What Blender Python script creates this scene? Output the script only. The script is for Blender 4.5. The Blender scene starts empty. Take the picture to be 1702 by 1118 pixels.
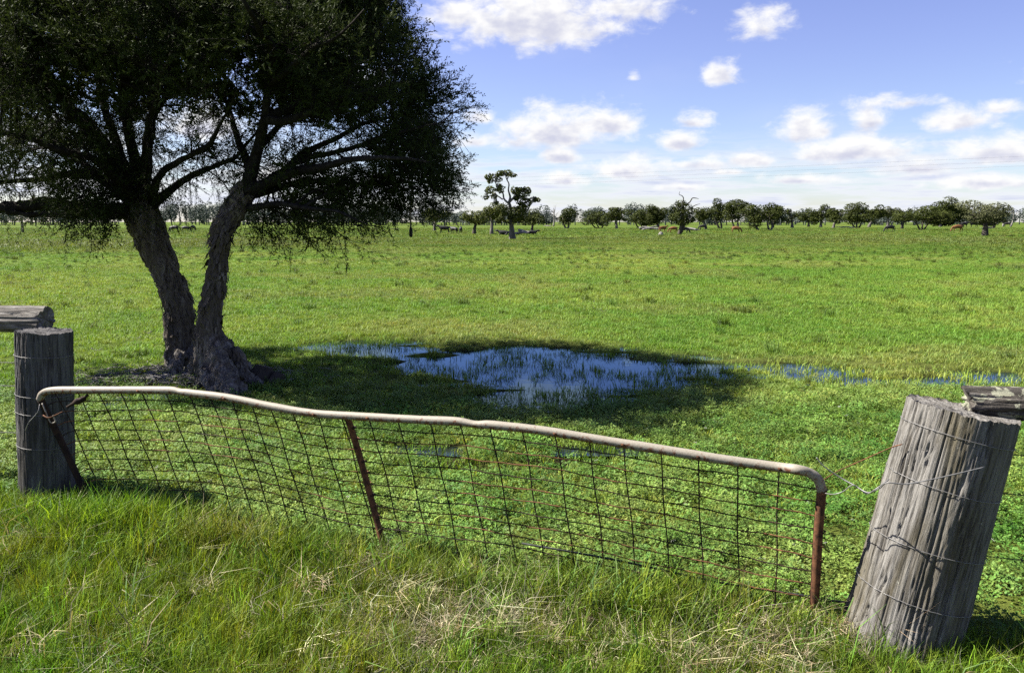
import bpy, math, random
import numpy as np
from math import radians, sin, cos, tan, atan2, hypot, pi

# ------------------------------------------------------------------ camera
SC = bpy.context.scene
COL = SC.collection
W, H, LENS = 1702.0, 1118.0, 28.0
F = LENS / 36.0 * W
HORIZON = 368.0
PITCH = math.atan((H / 2 - HORIZON) / F)
CAM = np.array([0.0, 0.0, 1.65])
cam_d = bpy.data.cameras.new('camera')
cam_d.lens = LENS
cam_d.sensor_width = 36.0
cam_d.sensor_fit = 'HORIZONTAL'
cam_d.clip_start = 0.05
cam_d.clip_end = 6000
cam = bpy.data.objects.new('camera', cam_d)
COL.objects.link(cam)
cam.location = CAM
cam.rotation_euler = (pi / 2 - PITCH, 0, 0)
SC.camera = cam

# ------------------------------------------------------------------ light
SUN_EL = radians(47.0)
SUN_AZ = radians(-78.0)           # measured from +Y towards +X
SKY_STRENGTH = 0.05
SUN_STRENGTH = 5.0
SC.view_settings.view_transform = 'Standard'
SC.view_settings.look = 'None'
SC.view_settings.exposure = 1.85
SC.view_settings.gamma = 1.0
SC.view_settings.use_curve_mapping = False
SC.render.engine = 'CYCLES'
SC.cycles.use_denoising = False
SC.cycles.max_bounces = 5
SC.cycles.diffuse_bounces = 3
SC.cycles.glossy_bounces = 3
SC.cycles.transmission_bounces = 3
SC.cycles.use_adaptive_sampling = True
SC.cycles.adaptive_threshold = 0.012
sun_d = bpy.data.lights.new('sun', 'SUN')
sun_d.energy = SUN_STRENGTH
sun_d.angle = radians(0.55)
sun_d.color = (1.0, 0.955, 0.86)
sun = bpy.data.objects.new('sun', sun_d)
COL.objects.link(sun)
sun.location = (-30, 6, 30)
SUN_DIR = np.array([sin(SUN_AZ) * cos(SUN_EL), cos(SUN_AZ) * cos(SUN_EL), sin(SUN_EL)])
from mathutils import Vector, Matrix
sun.rotation_euler = Vector(SUN_DIR).to_track_quat('Z', 'Y').to_euler()


def ray(px, py):
    dx = (px - W / 2) / F
    dz = -(py - H / 2) / F
    return np.array([dx, cos(PITCH) + dz * sin(PITCH), -sin(PITCH) + dz * cos(PITCH)])


def P(px, py, Y):
    """the place at depth Y that shows at a pixel of the photograph"""
    d = ray(px, py)
    return CAM + d * (Y / d[1])


def G(px, py, z=0.0):
    d = ray(px, py)
    return CAM + d * ((z - CAM[2]) / d[2])


# ------------------------------------------------------------------ world: sky with cumulus
def build_world():
    w = bpy.data.worlds.new('World')
    SC.world = w
    w.use_nodes = True
    w.cycles.sampling_method = 'MANUAL'
    w.cycles.sample_map_resolution = 512
    nt = w.node_tree
    nt.nodes.clear()
    L = nt.links.new

    def N(t, **kw):
        n = nt.nodes.new(t)
        for k, v in kw.items():
            setattr(n, k, v)
        return n

    def setin(n, i, v):
        if isinstance(v, bpy.types.NodeSocket):
            L(v, n.inputs[i])
        else:
            n.inputs[i].default_value = v

    def M(op, a, b=0.0, c=None, clamp=False):
        n = N('ShaderNodeMath', operation=op, use_clamp=clamp)
        setin(n, 0, a)
        setin(n, 1, b)
        if c is not None:
            setin(n, 2, c)
        return n.outputs[0]

    def V(op, a, b=(0, 0, 0), out=0):
        n = N('ShaderNodeVectorMath', operation=op)
        setin(n, 0, a)
        setin(n, 1, b)
        return n.outputs[out]

    def SS(x, lo, hi, a=0.0, b=1.0):
        n = N('ShaderNodeMapRange', interpolation_type='SMOOTHSTEP')
        setin(n, 0, x)
        setin(n, 1, lo)
        setin(n, 2, hi)
        setin(n, 3, a)
        setin(n, 4, b)
        return n.outputs[0]

    def MIX(f, a, b):
        n = N('ShaderNodeMix', data_type='RGBA')
        setin(n, 0, f)
        setin(n, 6, a)
        setin(n, 7, b)
        return n.outputs[2]

    sky = N('ShaderNodeTexSky', sky_type='NISHITA')
    sky.sun_disc = False
    sky.sun_elevation = SUN_EL
    sky.sun_rotation = SUN_AZ
    sky.altitude = 0
    sky.air_density = 1.0
    sky.dust_density = 0.35
    sky.ozone_density = 2.2
    tc = N('ShaderNodeTexCoord')
    sep = N('ShaderNodeSeparateXYZ')
    L(tc.outputs['Generated'], sep.inputs[0])
    x, y, z = sep.outputs
    az = M('ARCTAN2', x, y)
    # the same cloud field goes on all round the horizon
    az = M('WRAP', az, radians(60), radians(-60))
    el = M('ARCSINE', z)
    comb = N('ShaderNodeCombineXYZ')
    L(az, comb.inputs[0])
    L(el, comb.inputs[1])
    ae = comb.outputs[0]

    nz = N('ShaderNodeTexNoise')
    nz.inputs['Scale'].default_value = 24
    nz.inputs['Detail'].default_value = 7
    nz.inputs['Roughness'].default_value = 0.62
    nz.inputs['Distortion'].default_value = 0.25
    L(V('MULTIPLY', ae, (1, 1.7, 1)), nz.inputs['Vector'])
    noise = nz.outputs['Fac']

    def azel(px, py):
        d = ray(px, py)
        return atan2(d[0], d[1]), atan2(d[2], hypot(d[0], d[1]))

    # centre x, base y, half width, height, fullness
    clouds = [(890, 70, 175, 105, 1.05), (760, 44, 90, 60, .8), (1040, 34, 110, 60, .85), (1270, 66, 80, 62, .72),
              (1200, 141, 40, 44, .92), (1052, 136, 20, 22, .6), (920, 246, 130, 74, 1.0), (1010, 222, 70, 50, .95),
              (795, 206, 50, 30, .75), (785, 244, 48, 30, .8), (930, 271, 50, 34, .95), (1045, 296, 92, 40, .95),
              (1135, 250, 66, 42, .9), (1150, 215, 56, 34, .75), (1168, 281, 56, 26, .9), (1338, 232, 56, 52, 1.0),
              (1447, 217, 36, 46, .92), (1605, 216, 74, 44, .9), (1668, 190, 70, 30, .72), (1420, 268, 108, 46, .95),
              (1250, 276, 48, 32, .95), (1662, 270, 98, 46, .95), (1522, 291, 80, 36, .95), (940, 308, 56, 28, .9),
              (1490, 182, 110, 36, .66), (1130, 318, 60, 18, .8), (1330, 306, 110, 20, .8), (1640, 312, 110, 26, .85),
              (1210, 291, 40, 16, .6), (560, 150, 120, 70, .9), (330, 230, 130, 60, .9), (60, 250, 140, 60, .9),
              (420, 60, 90, 50, .8), (160, 320, 150, 40, .9), (480, 310, 150, 40, .9), (1900, 120, 150, 70, .9),
              (-200, 120, 170, 80, .9)]
    acc = None
    low = None
    for cx, by, hw, hh, full in clouds:
        a, e = azel(cx, by - hh * 0.25)
        ra, re = hw / F * 1.04, hh / F * 0.9
        d = V('MULTIPLY', V('SUBTRACT', ae, (a, e, 0)), (1 / ra, 1 / re, 0))
        dd = V('MAXIMUM', d, V('MULTIPLY', d, (-1, -2.3, 0)))
        ln = V('LENGTH', dd, out=1)
        m = M('SUBTRACT', full, ln)
        sp = N('ShaderNodeSeparateXYZ')
        L(d, sp.inputs[0])
        lw = M('ADD', m, M('MULTIPLY', sp.outputs[1], -0.9))     # grows towards the base
        acc = m if acc is None else M('SMOOTH_MAX', acc, m, 0.12)
        low = lw if low is None else M('MAXIMUM', low, lw)
    dens = M('ADD', acc, M('MULTIPLY', M('SUBTRACT', noise, 0.5), 1.75))
    alpha = SS(dens, 0.0, 0.7)
    # thin stratus streaks low over the horizon
    nz2 = N('ShaderNodeTexNoise')
    nz2.inputs['Scale'].default_value = 7.5
    nz2.inputs['Detail'].default_value = 6
    nz2.inputs['Roughness'].default_value = 0.6
    L(V('MULTIPLY', ae, (1, 9.0, 1)), nz2.inputs['Vector'])
    band = M('MULTIPLY', SS(el, 0.0, 0.012), SS(el, 0.115, 0.04))
    streak = M('MULTIPLY', SS(nz2.outputs['Fac'], 0.39, 0.57), band)
    streak = M('MULTIPLY', streak, 0.88)
    # faint high cirrus everywhere
    nz3 = N('ShaderNodeTexNoise')
    nz3.inputs['Scale'].default_value = 3.0
    nz3.inputs['Detail'].default_value = 5
    L(V('MULTIPLY', ae, (1, 2.2, 1)), nz3.inputs['Vector'])
    cir = M('MULTIPLY', SS(nz3.outputs['Fac'], 0.5, 0.85), 0.3)
    # cloud colour: white crowns, grey-lavender bases
    nzs = N('ShaderNodeTexNoise')
    nzs.inputs['Scale'].default_value = 42
    nzs.inputs['Detail'].default_value = 4
    L(V('ADD', V('MULTIPLY', ae, (1, 1.7, 1)), (.012, -.02, 0)), nzs.inputs['Vector'])
    shade = M('ADD', low, M('MULTIPLY', M('SUBTRACT', nzs.outputs['Fac'], 0.5), 1.8))
    shade = M('MULTIPLY', SS(shade, 0.1, 1.25), 0.95)
    k = 1.0 / SKY_STRENGTH
    ccol = MIX(shade, (0.29 * k, 0.288 * k, 0.285 * k, 1), (0.175 * k, 0.18 * k, 0.222 * k, 1))
    scol = MIX(SS(nz2.outputs['Fac'], 0.5, 0.7), (0.25 * k, 0.258 * k, 0.277 * k, 1), (0.178 * k, 0.19 * k, 0.247 * k, 1))
    tint = N('ShaderNodeMix', data_type='RGBA', blend_type='MULTIPLY')
    tint.inputs[0].default_value = 1.0
    L(sky.outputs[0], tint.inputs[6])
    L(MIX(SS(el, 0.01, 0.24), (0.78, 0.80, 0.95, 1), (0.86, 0.735, 0.98, 1)), tint.inputs[7])
    c = MIX(cir, tint.outputs[2], (0.225 * k, 0.235 * k, 0.28 * k, 1))
    c = MIX(streak, c, scol)
    c = MIX(alpha, c, ccol)
    bg = N('ShaderNodeBackground')
    bg.inputs[1].default_value = SKY_STRENGTH
    L(c, bg.inputs[0])
    out = N('ShaderNodeOutputWorld')
    L(bg.outputs[0], out.inputs[0])


build_world()

# ------------------------------------------------------------------ numeric helpers
RNG = np.random.default_rng(7)
random.seed(7)


def _hash(ix, iy, iz):
    h = (ix.astype(np.int64) * 374761393 + iy.astype(np.int64) * 668265263 + iz.astype(np.int64) * 1274126177) & 0xFFFFFFFF
    h = ((h ^ (h >> 13)) * 1274126177) & 0xFFFFFFFF
    h = (h ^ (h >> 16)) & 0xFFFFFF
    return h / float(0xFFFFFF)


def vnoise(p):
    p = np.asarray(p, float)
    i = np.floor(p).astype(np.int64)
    f = p - i
    f = f * f * (3 - 2 * f)
    r = 0
    for dx in (0, 1):
        wx = f[..., 0] if dx else 1 - f[..., 0]
        for dy in (0, 1):
            wy = f[..., 1] if dy else 1 - f[..., 1]
            for dz in (0, 1):
                wz = f[..., 2] if dz else 1 - f[..., 2]
                r = r + wx * wy * wz * _hash(i[..., 0] + dx, i[..., 1] + dy, i[..., 2] + dz)
    return r


def fbm(p, oct=4, gain=0.5):
    p = np.asarray(p, float)
    s, a, t = 0, 1.0, 0
    for k in range(oct):
        s = s + a * vnoise(p * 2 ** k + 17.3 * k)
        t += a
        a *= gain
    return s / t


def n2(x, y, s, seed=0.0, oct=3):
    return fbm(np.stack([np.asarray(x, float) * s, np.asarray(y, float) * s, np.full(np.shape(x), seed)], -1), oct)


def smooth(x, a, b):
    t = np.clip((x - a) / (b - a), 0, 1)
    return t * t * (3 - 2 * t)


def catmull(pts, n):
    """resample a polyline of rows (x, y, z, r...) smoothly to n rows"""
    p = np.asarray(pts, float)
    if len(p) == 2:
        t = np.linspace(0, 1, n)[:, None]
        return p[0] * (1 - t) + p[1] * t
    q = np.vstack([2 * p[0] - p[1], p, 2 * p[-1] - p[-2]])
    out = []
    for u in np.linspace(0, len(p) - 1 - 1e-9, n):
        i = int(u)
        t = u - i
        a, b, c, d = q[i], q[i + 1], q[i + 2], q[i + 3]
        out.append(0.5 * ((2 * b) + (c - a) * t + (2 * a - 5 * b + 4 * c - d) * t * t + (3 * b - a - 3 * c + d) * t ** 3))
    return np.array(out)


def frames(pts):
    pts = np.asarray(pts, float)
    t = np.gradient(pts, axis=0)
    t /= np.linalg.norm(t, axis=1)[:, None] + 1e-12
    u = np.cross(t[0], (0, 0, 1.0))
    if np.linalg.norm(u) < 1e-3:
        u = np.array([1.0, 0, 0])
    us = []
    for k in range(len(pts)):
        u = u - t[k] * np.dot(u, t[k])
        u /= np.linalg.norm(u) + 1e-12
        us.append(u)
    us = np.array(us)
    return t, us, np.cross(t, us)


class MB:
    """collects geometry for ONE mesh object"""

    def __init__(self):
        self.v, self.q, self.t, self.n = [], [], [], 0
        self.mi_q, self.mi_t = [], []

    def add(self, v, q=None, t=None, m=0):
        v = np.asarray(v, float).reshape(-1, 3)
        if q is not None and len(q):
            q = np.asarray(q, np.int64).reshape(-1, 4)
            self.q.append(q + self.n)
            self.mi_q.append(np.full(len(q), m))
        if t is not None and len(t):
            t = np.asarray(t, np.int64).reshape(-1, 3)
            self.t.append(t + self.n)
            self.mi_t.append(np.full(len(t), m))
        self.v.append(v)
        self.n += len(v)

    def tube(self, pts, rad, sides=8, cap=True, rfun=None, m=0):
        pts = np.asarray(pts, float)
        n = len(pts)
        rad = np.full(n, rad) if np.isscalar(rad) else np.asarray(rad, float)
        _, u, w = frames(pts)
        a = np.linspace(0, 2 * pi, sides, endpoint=False)
        R = rad[:, None] * np.ones(sides)
        if rfun is not None:
            R = R + rfun(pts, a, rad)
        v = pts[:, None, :] + R[..., None] * (np.cos(a)[None, :, None] * u[:, None, :] + np.sin(a)[None, :, None] * w[:, None, :])
        i = np.arange(n - 1)[:, None] * sides
        j = np.arange(sides)[None, :]
        j2 = (j + 1) % sides
        q = np.stack([i + j, i + j2, i + sides + j2, i + sides + j], -1).reshape(-1, 4)
        v = v.reshape(-1, 3)
        t = []
        if cap:
            v = np.vstack([v, pts[0], pts[-1]])
            c0, c1 = len(v) - 2, len(v) - 1
            for k in range(sides):
                t.append((c0, (k + 1) % sides, k))
                t.append((c1, (n - 1) * sides + k, (n - 1) * sides + (k + 1) % sides))
        self.add(v, q, t, m)

    def build(self, name, mat, parent=None, smooth_=True, link=True):
        v = np.concatenate(self.v) if self.v else np.zeros((0, 3))
        q = np.concatenate(self.q) if self.q else np.zeros((0, 4), np.int64)
        t = np.concatenate(self.t) if self.t else np.zeros((0, 3), np.int64)
        me = bpy.data.meshes.new(name)
        me.vertices.add(len(v))
        me.vertices.foreach_set('co', v.astype(np.float32).ravel())
        me.loops.add(len(q) * 4 + len(t) * 3)
        me.loops.foreach_set('vertex_index', np.concatenate([q.ravel(), t.ravel()]).astype(np.int32))
        me.polygons.add(len(q) + len(t))
        st = np.concatenate([np.arange(len(q)) * 4, len(q) * 4 + np.arange(len(t)) * 3])
        me.polygons.foreach_set('loop_start', st.astype(np.int32))
        if smooth_:
            me.polygons.foreach_set('use_smooth', np.ones(len(st), bool))
        mats = mat if isinstance(mat, (list, tuple)) else [mat]
        for m_ in mats:
            me.materials.append(m_)
        if len(mats) > 1:
            mi = np.concatenate(self.mi_q + self.mi_t)
            me.polygons.foreach_set('material_index', mi.astype(np.int32))
        me.update(calc_edges=True)
        o = bpy.data.objects.new(name, me)
        if link:
            COL.objects.link(o)
        if parent is not None:
            o.parent = parent
        return o


def tag(o, label=None, cat=None, group=None, kind=None):
    if label:
        o['label'] = label
    if cat:
        o['category'] = cat
    if group:
        o['group'] = group
    if kind:
        o['kind'] = kind
    return o


def empty(name, loc, label, cat, group=None):
    o = bpy.data.objects.new(name, None)
    COL.objects.link(o)
    o.location = loc
    o.empty_display_size = 0.1
    bpy.context.view_layer.update()
    return tag(o, label, cat, group)


def adopt(parent, *kids):
    """parts are modelled in world places; hang them under their thing"""
    for k in kids:
        k.parent = parent
        k.matrix_parent_inverse = parent.matrix_basis.inverted()


# ------------------------------------------------------------------ materials
class Mat:
    def __init__(self, name):
        self.m = bpy.data.materials.new(name)
        self.m.use_nodes = True
        self.nt = self.m.node_tree
        self.bsdf = self.nt.nodes['Principled BSDF']
        self.out = self.nt.nodes['Material Output']

    def n(self, t, **kw):
        nd = self.nt.nodes.new(t)
        for k, v in kw.items():
            setattr(nd, k, v)
        return nd

    def l(self, a, b):
        self.nt.links.new(a, b)

    def coords(self, scale=(1, 1, 1), obj=False):
        if obj:
            s = self.n('ShaderNodeTexCoord').outputs['Object']
        else:
            s = self.n('ShaderNodeNewGeometry').outputs['Position']
        mp = self.n('ShaderNodeMapping')
        mp.inputs['Scale'].default_value = scale
        self.l(s, mp.inputs['Vector'])
        return mp.outputs[0]

    def noise(self, scale, detail=5, rough=0.6, vec=None, dist=0.0):
        nd = self.n('ShaderNodeTexNoise')
        nd.inputs['Scale'].default_value = scale
        nd.inputs['Detail'].default_value = detail
        nd.inputs['Roughness'].default_value = rough
        nd.inputs['Distortion'].default_value = dist
        if vec is not None:
            self.l(vec, nd.inputs['Vector'])
        return nd.outputs['Fac']

    def ramp(self, fac, stops):
        r = self.n('ShaderNodeValToRGB')
        e = r.color_ramp.elements
        while len(e) < len(stops):
            e.new(0.5)
        for k, (p, c) in enumerate(stops):
            e[k].position = p
            e[k].color = (*c, 1) if len(c) == 3 else c
        self.l(fac, r.inputs[0])
        return r.outputs[0]

    def mix(self, f, a, b, blend='MIX'):
        nd = self.n('ShaderNodeMix', data_type='RGBA', blend_type=blend)
        for i, s in ((0, f), (6, a), (7, b)):
            if isinstance(s, bpy.types.NodeSocket):
                self.l(s, nd.inputs[i])
            else:
                nd.inputs[i].default_value = s if not isinstance(s, tuple) or len(s) == 4 else (*s, 1)
        return nd.outputs[2]

    def math(self, op, a, b=0.0, clamp=False):
        nd = self.n('ShaderNodeMath', operation=op, use_clamp=clamp)
        for i, s in ((0, a), (1, b)):
            if isinstance(s, bpy.types.NodeSocket):
                self.l(s, nd.inputs[i])
            else:
                nd.inputs[i].default_value = s
        return nd.outputs[0]

    def set(self, base=None, rough=None, spec=None, metal=None):
        for nm, v in (('Base Color', base), ('Roughness', rough), ('Specular IOR Level', spec), ('Metallic', metal)):
            if v is None:
                continue
            if isinstance(v, bpy.types.NodeSocket):
                self.l(v, self.bsdf.inputs[nm])
            else:
                self.bsdf.inputs[nm].default_value = (*v, 1) if isinstance(v, tuple) else v

    def bump(self, h, strength=0.5, dist=0.01):
        b = self.n('ShaderNodeBump')
        b.inputs['Strength'].default_value = strength
        b.inputs['Distance'].default_value = dist
        self.l(h, b.inputs['Height'])
        self.l(b.outputs[0], self.bsdf.inputs['Normal'])

    def translucent(self, col, f):
        t = self.n('ShaderNodeBsdfTranslucent')
        if isinstance(col, bpy.types.NodeSocket):
            self.l(col, t.inputs[0])
        else:
            t.inputs[0].default_value = (*col, 1)
        mx = self.n('ShaderNodeMixShader')
        mx.inputs[0].default_value = f
        self.l(self.bsdf.outputs[0], mx.inputs[1])
        self.l(t.outputs[0], mx.inputs[2])
        self.l(mx.outputs[0], self.out.inputs['Surface'])


def m_blade(name, trans=0.3, rough=0.55, spec=0.16):
    """grass coloured by the colour each tuft carries"""
    a = Mat(name)
    at = a.n('ShaderNodeAttribute')
    at.attribute_type = 'INSTANCER'
    at.attribute_name = 'tint'
    pos = a.noise(60, 2, 0.6, a.coords())
    var = a.ramp(pos, [(0.3, (0.62, 0.66, 0.6)), (0.7, (1.3, 1.25, 1.2))])
    c = a.mix(1.0, at.outputs['Color'], var, 'MULTIPLY')
    a.set(c, rough, spec)
    tc = a.mix(1.0, c, (1.25, 1.2, 0.6, 1), 'MULTIPLY')
    a.translucent(tc, trans)
    return a.m


def m_leaf(name, dark, light, trans=0.3, scale=1.2, rough=0.5):
    a = Mat(name)
    f = a.noise(scale, 4, 0.7, a.coords())
    c = a.ramp(f, [(0.3, dark), (0.72, light)])
    a.set(c, 0.65, 0.08)
    a.translucent(c, trans)
    return a.m


def m_bark(name, c0, c1, c2, stretch=(14, 14, 2.2), bump=0.9, obj=False, bleach=False):
    a = Mat(name)
    v = a.coords(stretch, obj)
    f = a.noise(1.0, 8, 0.65, v, 0.6)
    big = a.noise(2.2, 4, 0.6, a.coords((1, 1, .6), obj))
    c = a.ramp(f, [(0.28, c0), (0.5, c1), (0.72, c2)])
    c = a.mix(a.ramp(big, [(0.35, (0.75, 0.75, 0.75)), (0.7, (0, 0, 0))]), c, tuple(0.55 * k for k in c1))
    if bleach:
        sp = a.n('ShaderNodeSeparateXYZ')
        a.l(a.n('ShaderNodeNewGeometry').outputs['Position'], sp.inputs[0])
        lowf = a.math('MULTIPLY', a.math('SUBTRACT', 0.75, sp.outputs[2]), 0.5)
        wood = a.noise(1.0, 6, 0.65, a.coords((9, 9, 4)), 0.7)
        fac = a.ramp(a.math('ADD', wood, lowf), [(0.68, (0, 0, 0)), (0.8, (0.9, 0.9, 0.9))])
        c = a.mix(fac, c, a.ramp(f, [(0.3, (0.024, 0.021, 0.018)), (0.68, (0.2, 0.187, 0.17))]))
    a.set(c, 0.92, 0.1)
    a.bump(f, bump, 0.03)
    return a.m


def m_post(name, dark, mid, pale, moss):
    a = Mat(name)
    v = a.coords((40, 40, 3.6), True)
    f = a.noise(1.0, 9, 0.7, v, 0.4)
    v2 = a.coords((140, 140, 3.5), True)
    g = a.noise(1.0, 5, 0.7, v2, 0.2)
    c = a.ramp(f, [(0.25, dark), (0.38, mid), (0.56, pale), (0.8, tuple(min(1, 1.15 * k) for k in pale))])
    c = a.mix(a.ramp(g, [(0.32, (0.8, 0.8, 0.8)), (0.5, (0, 0, 0))]), c, dark)
    st = a.noise(1.0, 5, 0.6, a.coords((7, 7, 1.6), True))
    c = a.mix(a.ramp(st, [(0.48, (0, 0, 0)), (0.68, (0.75, 0.75, 0.75))]), c, moss)
    li = a.noise(1.0, 6, 0.7, a.coords((30, 30, 26), True))
    c = a.mix(a.ramp(li, [(0.66, (0, 0, 0)), (0.74, (0.6, 0.6, 0.6))]), c, (0.4, 0.4, 0.33))
    a.set(c, 0.93, 0.12)
    hgt = a.math('ADD', f, a.math('MULTIPLY', g, 0.5))
    a.bump(hgt, 0.75, 0.012)
    return a.m


def m_plain(name, col, rough=0.7, spec=0.2, metal=0.0, nscale=20.0, var=0.35):
    a = Mat(name)
    f = a.noise(nscale, 5, 0.65, a.coords())
    c = a.ramp(f, [(0.3, tuple(k * (1 - var) for k in col)), (0.7, tuple(min(1.0, k * (1 + var)) for k in col))])
    a.set(c, rough, spec, metal)
    return a.m


def m_rust_pipe(name):
    """flaking cream paint over rust"""
    a = Mat(name)
    f = a.noise(34, 8, 0.75, a.coords())
    g = a.noise(150, 4, 0.7, a.coords())
    paint = a.ramp(g, [(0.3, (0.165, 0.143, 0.11)), (0.7, (0.25, 0.228, 0.185))])
    rust = a.ramp(g, [(0.3, (0.07, 0.03, 0.018)), (0.7, (0.17, 0.08, 0.045))])
    # more rust on faces turned down, less on top
    nrm = a.n('ShaderNodeNewGeometry').outputs['Normal']
    sp = a.n('ShaderNodeSeparateXYZ')
    a.l(nrm, sp.inputs[0])
    under = a.math('MULTIPLY', sp.outputs[2], -0.11)
    k = a.math('ADD', f, under)
    m = a.ramp(k, [(0.52, (0, 0, 0)), (0.57, (1, 1, 1))])
    a.set(a.mix(m, paint, rust), 0.6, 0.3)
    a.bump(f, 0.25, 0.004)
    return a.m


def m_rust(name, dk=(0.022, 0.011, 0.007), lt=(0.155, 0.066, 0.03), scale=30):
    a = Mat(name)
    f = a.noise(scale, 6, 0.7, a.coords())
    a.set(a.ramp(f, [(0.35, dk), (0.65, lt)]), 0.85, 0.2)
    a.bump(f, 0.3, 0.003)
    return a.m


M_GRASS = m_blade('grass_blade')
M_STRAW = m_blade('straw_blade', 0.2, 0.55, 0.25)
M_CLOVER = m_blade('clover_leaf', 0.22, 0.6, 0.14)
M_CROWN = m_leaf('paperbark_leaf', (0.012, 0.02, 0.005), (0.046, 0.06, 0.013), 0.2, 1.5)
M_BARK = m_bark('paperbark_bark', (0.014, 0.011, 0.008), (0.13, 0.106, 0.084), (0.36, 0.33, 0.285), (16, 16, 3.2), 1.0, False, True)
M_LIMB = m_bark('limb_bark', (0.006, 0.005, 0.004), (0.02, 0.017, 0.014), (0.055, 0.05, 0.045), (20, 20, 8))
M_FARLEAF = [m_leaf('paddock_leaf', (0.016, 0.024, 0.004), (0.058, 0.068, 0.014), 0.15, 0.5),
             m_leaf('olive_leaf', (0.026, 0.035, 0.006), (0.095, 0.106, 0.02), 0.15, 0.5),
             m_leaf('grey_leaf', (0.035, 0.04, 0.018), (0.095, 0.1, 0.042), 0.15, 0.5)]
M_FARBARK = m_bark('pale_bark', (0.035, 0.03, 0.025), (0.12, 0.108, 0.095), (0.3, 0.28, 0.255), (3, 3, 1))
M_FARDARK = m_bark('dark_bark', (0.02, 0.017, 0.014), (0.07, 0.06, 0.05), (0.17, 0.15, 0.13), (3, 3, 1))
M_HAZED_WOODS = m_leaf('woodland_leaf', (0.055, 0.07, 0.06), (0.11, 0.125, 0.105), 0.15, 0.12)  # bluish grey of distance haze is mixed into the leaf colour
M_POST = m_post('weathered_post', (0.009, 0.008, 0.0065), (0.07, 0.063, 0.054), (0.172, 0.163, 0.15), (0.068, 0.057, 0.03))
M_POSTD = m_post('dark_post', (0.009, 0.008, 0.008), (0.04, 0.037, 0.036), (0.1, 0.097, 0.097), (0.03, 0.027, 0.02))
M_PIPE = m_rust_pipe('flaking_paint')
M_RUST = m_rust('rust')
M_RUSTD = m_rust('dark_rust', (0.006, 0.004, 0.003), (0.032, 0.016, 0.01), 18)
M_WIRE = m_plain('galvanised_wire', (0.16, 0.155, 0.15), 0.5, 0.4, 0.3, 60)
M_DARKWIRE = m_plain('dark_wire', (0.03, 0.028, 0.026), 0.6, 0.3, 0.0, 60)
M_ROPE = m_plain('old_rope', (0.2, 0.17, 0.13), 0.9, 0.1)
M_BLACK = m_plain('black_rubber', (0.012, 0.012, 0.013), 0.6, 0.3)
M_COWBLACK = m_plain('black_hide', (0.009, 0.008, 0.008), 0.6, 0.3, 0, 3)
M_COWBROWN = m_plain('tan_hide', (0.125, 0.055, 0.021), 0.7, 0.2, 0, 2)
M_PALEWOOD = m_bark('bleached_wood', (0.09, 0.08, 0.07), (0.22, 0.205, 0.185), (0.4, 0.38, 0.35), (4, 4, 4))

# ------------------------------------------------------------------ lie of the land
GL = G(132, 848)     # foot of the gate at the far post
GR = G(1358, 1030)   # foot of the gate at the leaning post
GDIR = (GR - GL)[:2] / np.linalg.norm((GR - GL)[:2])


def gate_side(x, y):
    """positive beyond the gate line, negative on the verge"""
    return (x - GL[0]) * -GDIR[1] + (y - GL[1]) * GDIR[0]


def ell(px0, px1, py0, py1):
    a, b = G((px0 + px1) / 2, py0), G((px0 + px1) / 2, py1)
    cy = (a[1] + b[1]) / 2
    l, r = P(px0, (py0 + py1) / 2, cy), P(px1, (py0 + py1) / 2, cy)
    return ((l[0] + r[0]) / 2, cy, (r[0] - l[0]) / 2, abs(a[1] - b[1]) / 2)


PONDS = [(*ell(590, 1290, 566, 662), 1.0), (*ell(730, 1090, 600, 702), 0.66), (*ell(450, 800, 561, 592), 0.9),
         (*ell(1180, 1500, 596, 640), 0.6), (*ell(1400, 1760, 606, 650), 0.6), (*ell(110, 310, 636, 712), 0.36),
         (*ell(590, 830, 716, 815), 0.45), (*ell(820, 1080, 705, 790), 0.3)]


def pond(x, y):
    x = np.asarray(x, float)
    y = np.asarray(y, float)
    r = np.full(x.shape, -1.0)
    for cx, cy, rx, ry, k in PONDS:
        r = np.maximum(r, k * (1 - ((x - cx) / rx) ** 2 - ((y - cy) / ry) ** 2))
    return r


WATER_Z = -0.035


def gz(x, y):
    x = np.asarray(x, float)
    y = np.asarray(y, float)
    near = 1 - smooth(y, 25, 60)
    z = (n2(x, y, 1.7, 1.0) - 0.5) * 0.035 * near + (n2(x, y, 0.3, 5.0) - 0.5) * 0.05 * near
    p = pond(x, y)
    nn = n2(x * .55, y * 2.0, 2.1, 9.0) - 0.5
    z = z * (1 - 0.5 * smooth(p, 0, .3)) - 0.075 * smooth(p + nn * 1.5, -0.05, 0.75)
    s = gate_side(x, y)
    z = z + 0.02 * (1 - smooth(s, -0.9, 0.05)) * (1 - smooth(y, 7, 10))
    # the paddock swells very slightly far off
    z = z + 0.5 * smooth(y, 60, 300) * (n2(x, y, 0.008, 3.0) - 0.35)
    return z


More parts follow.
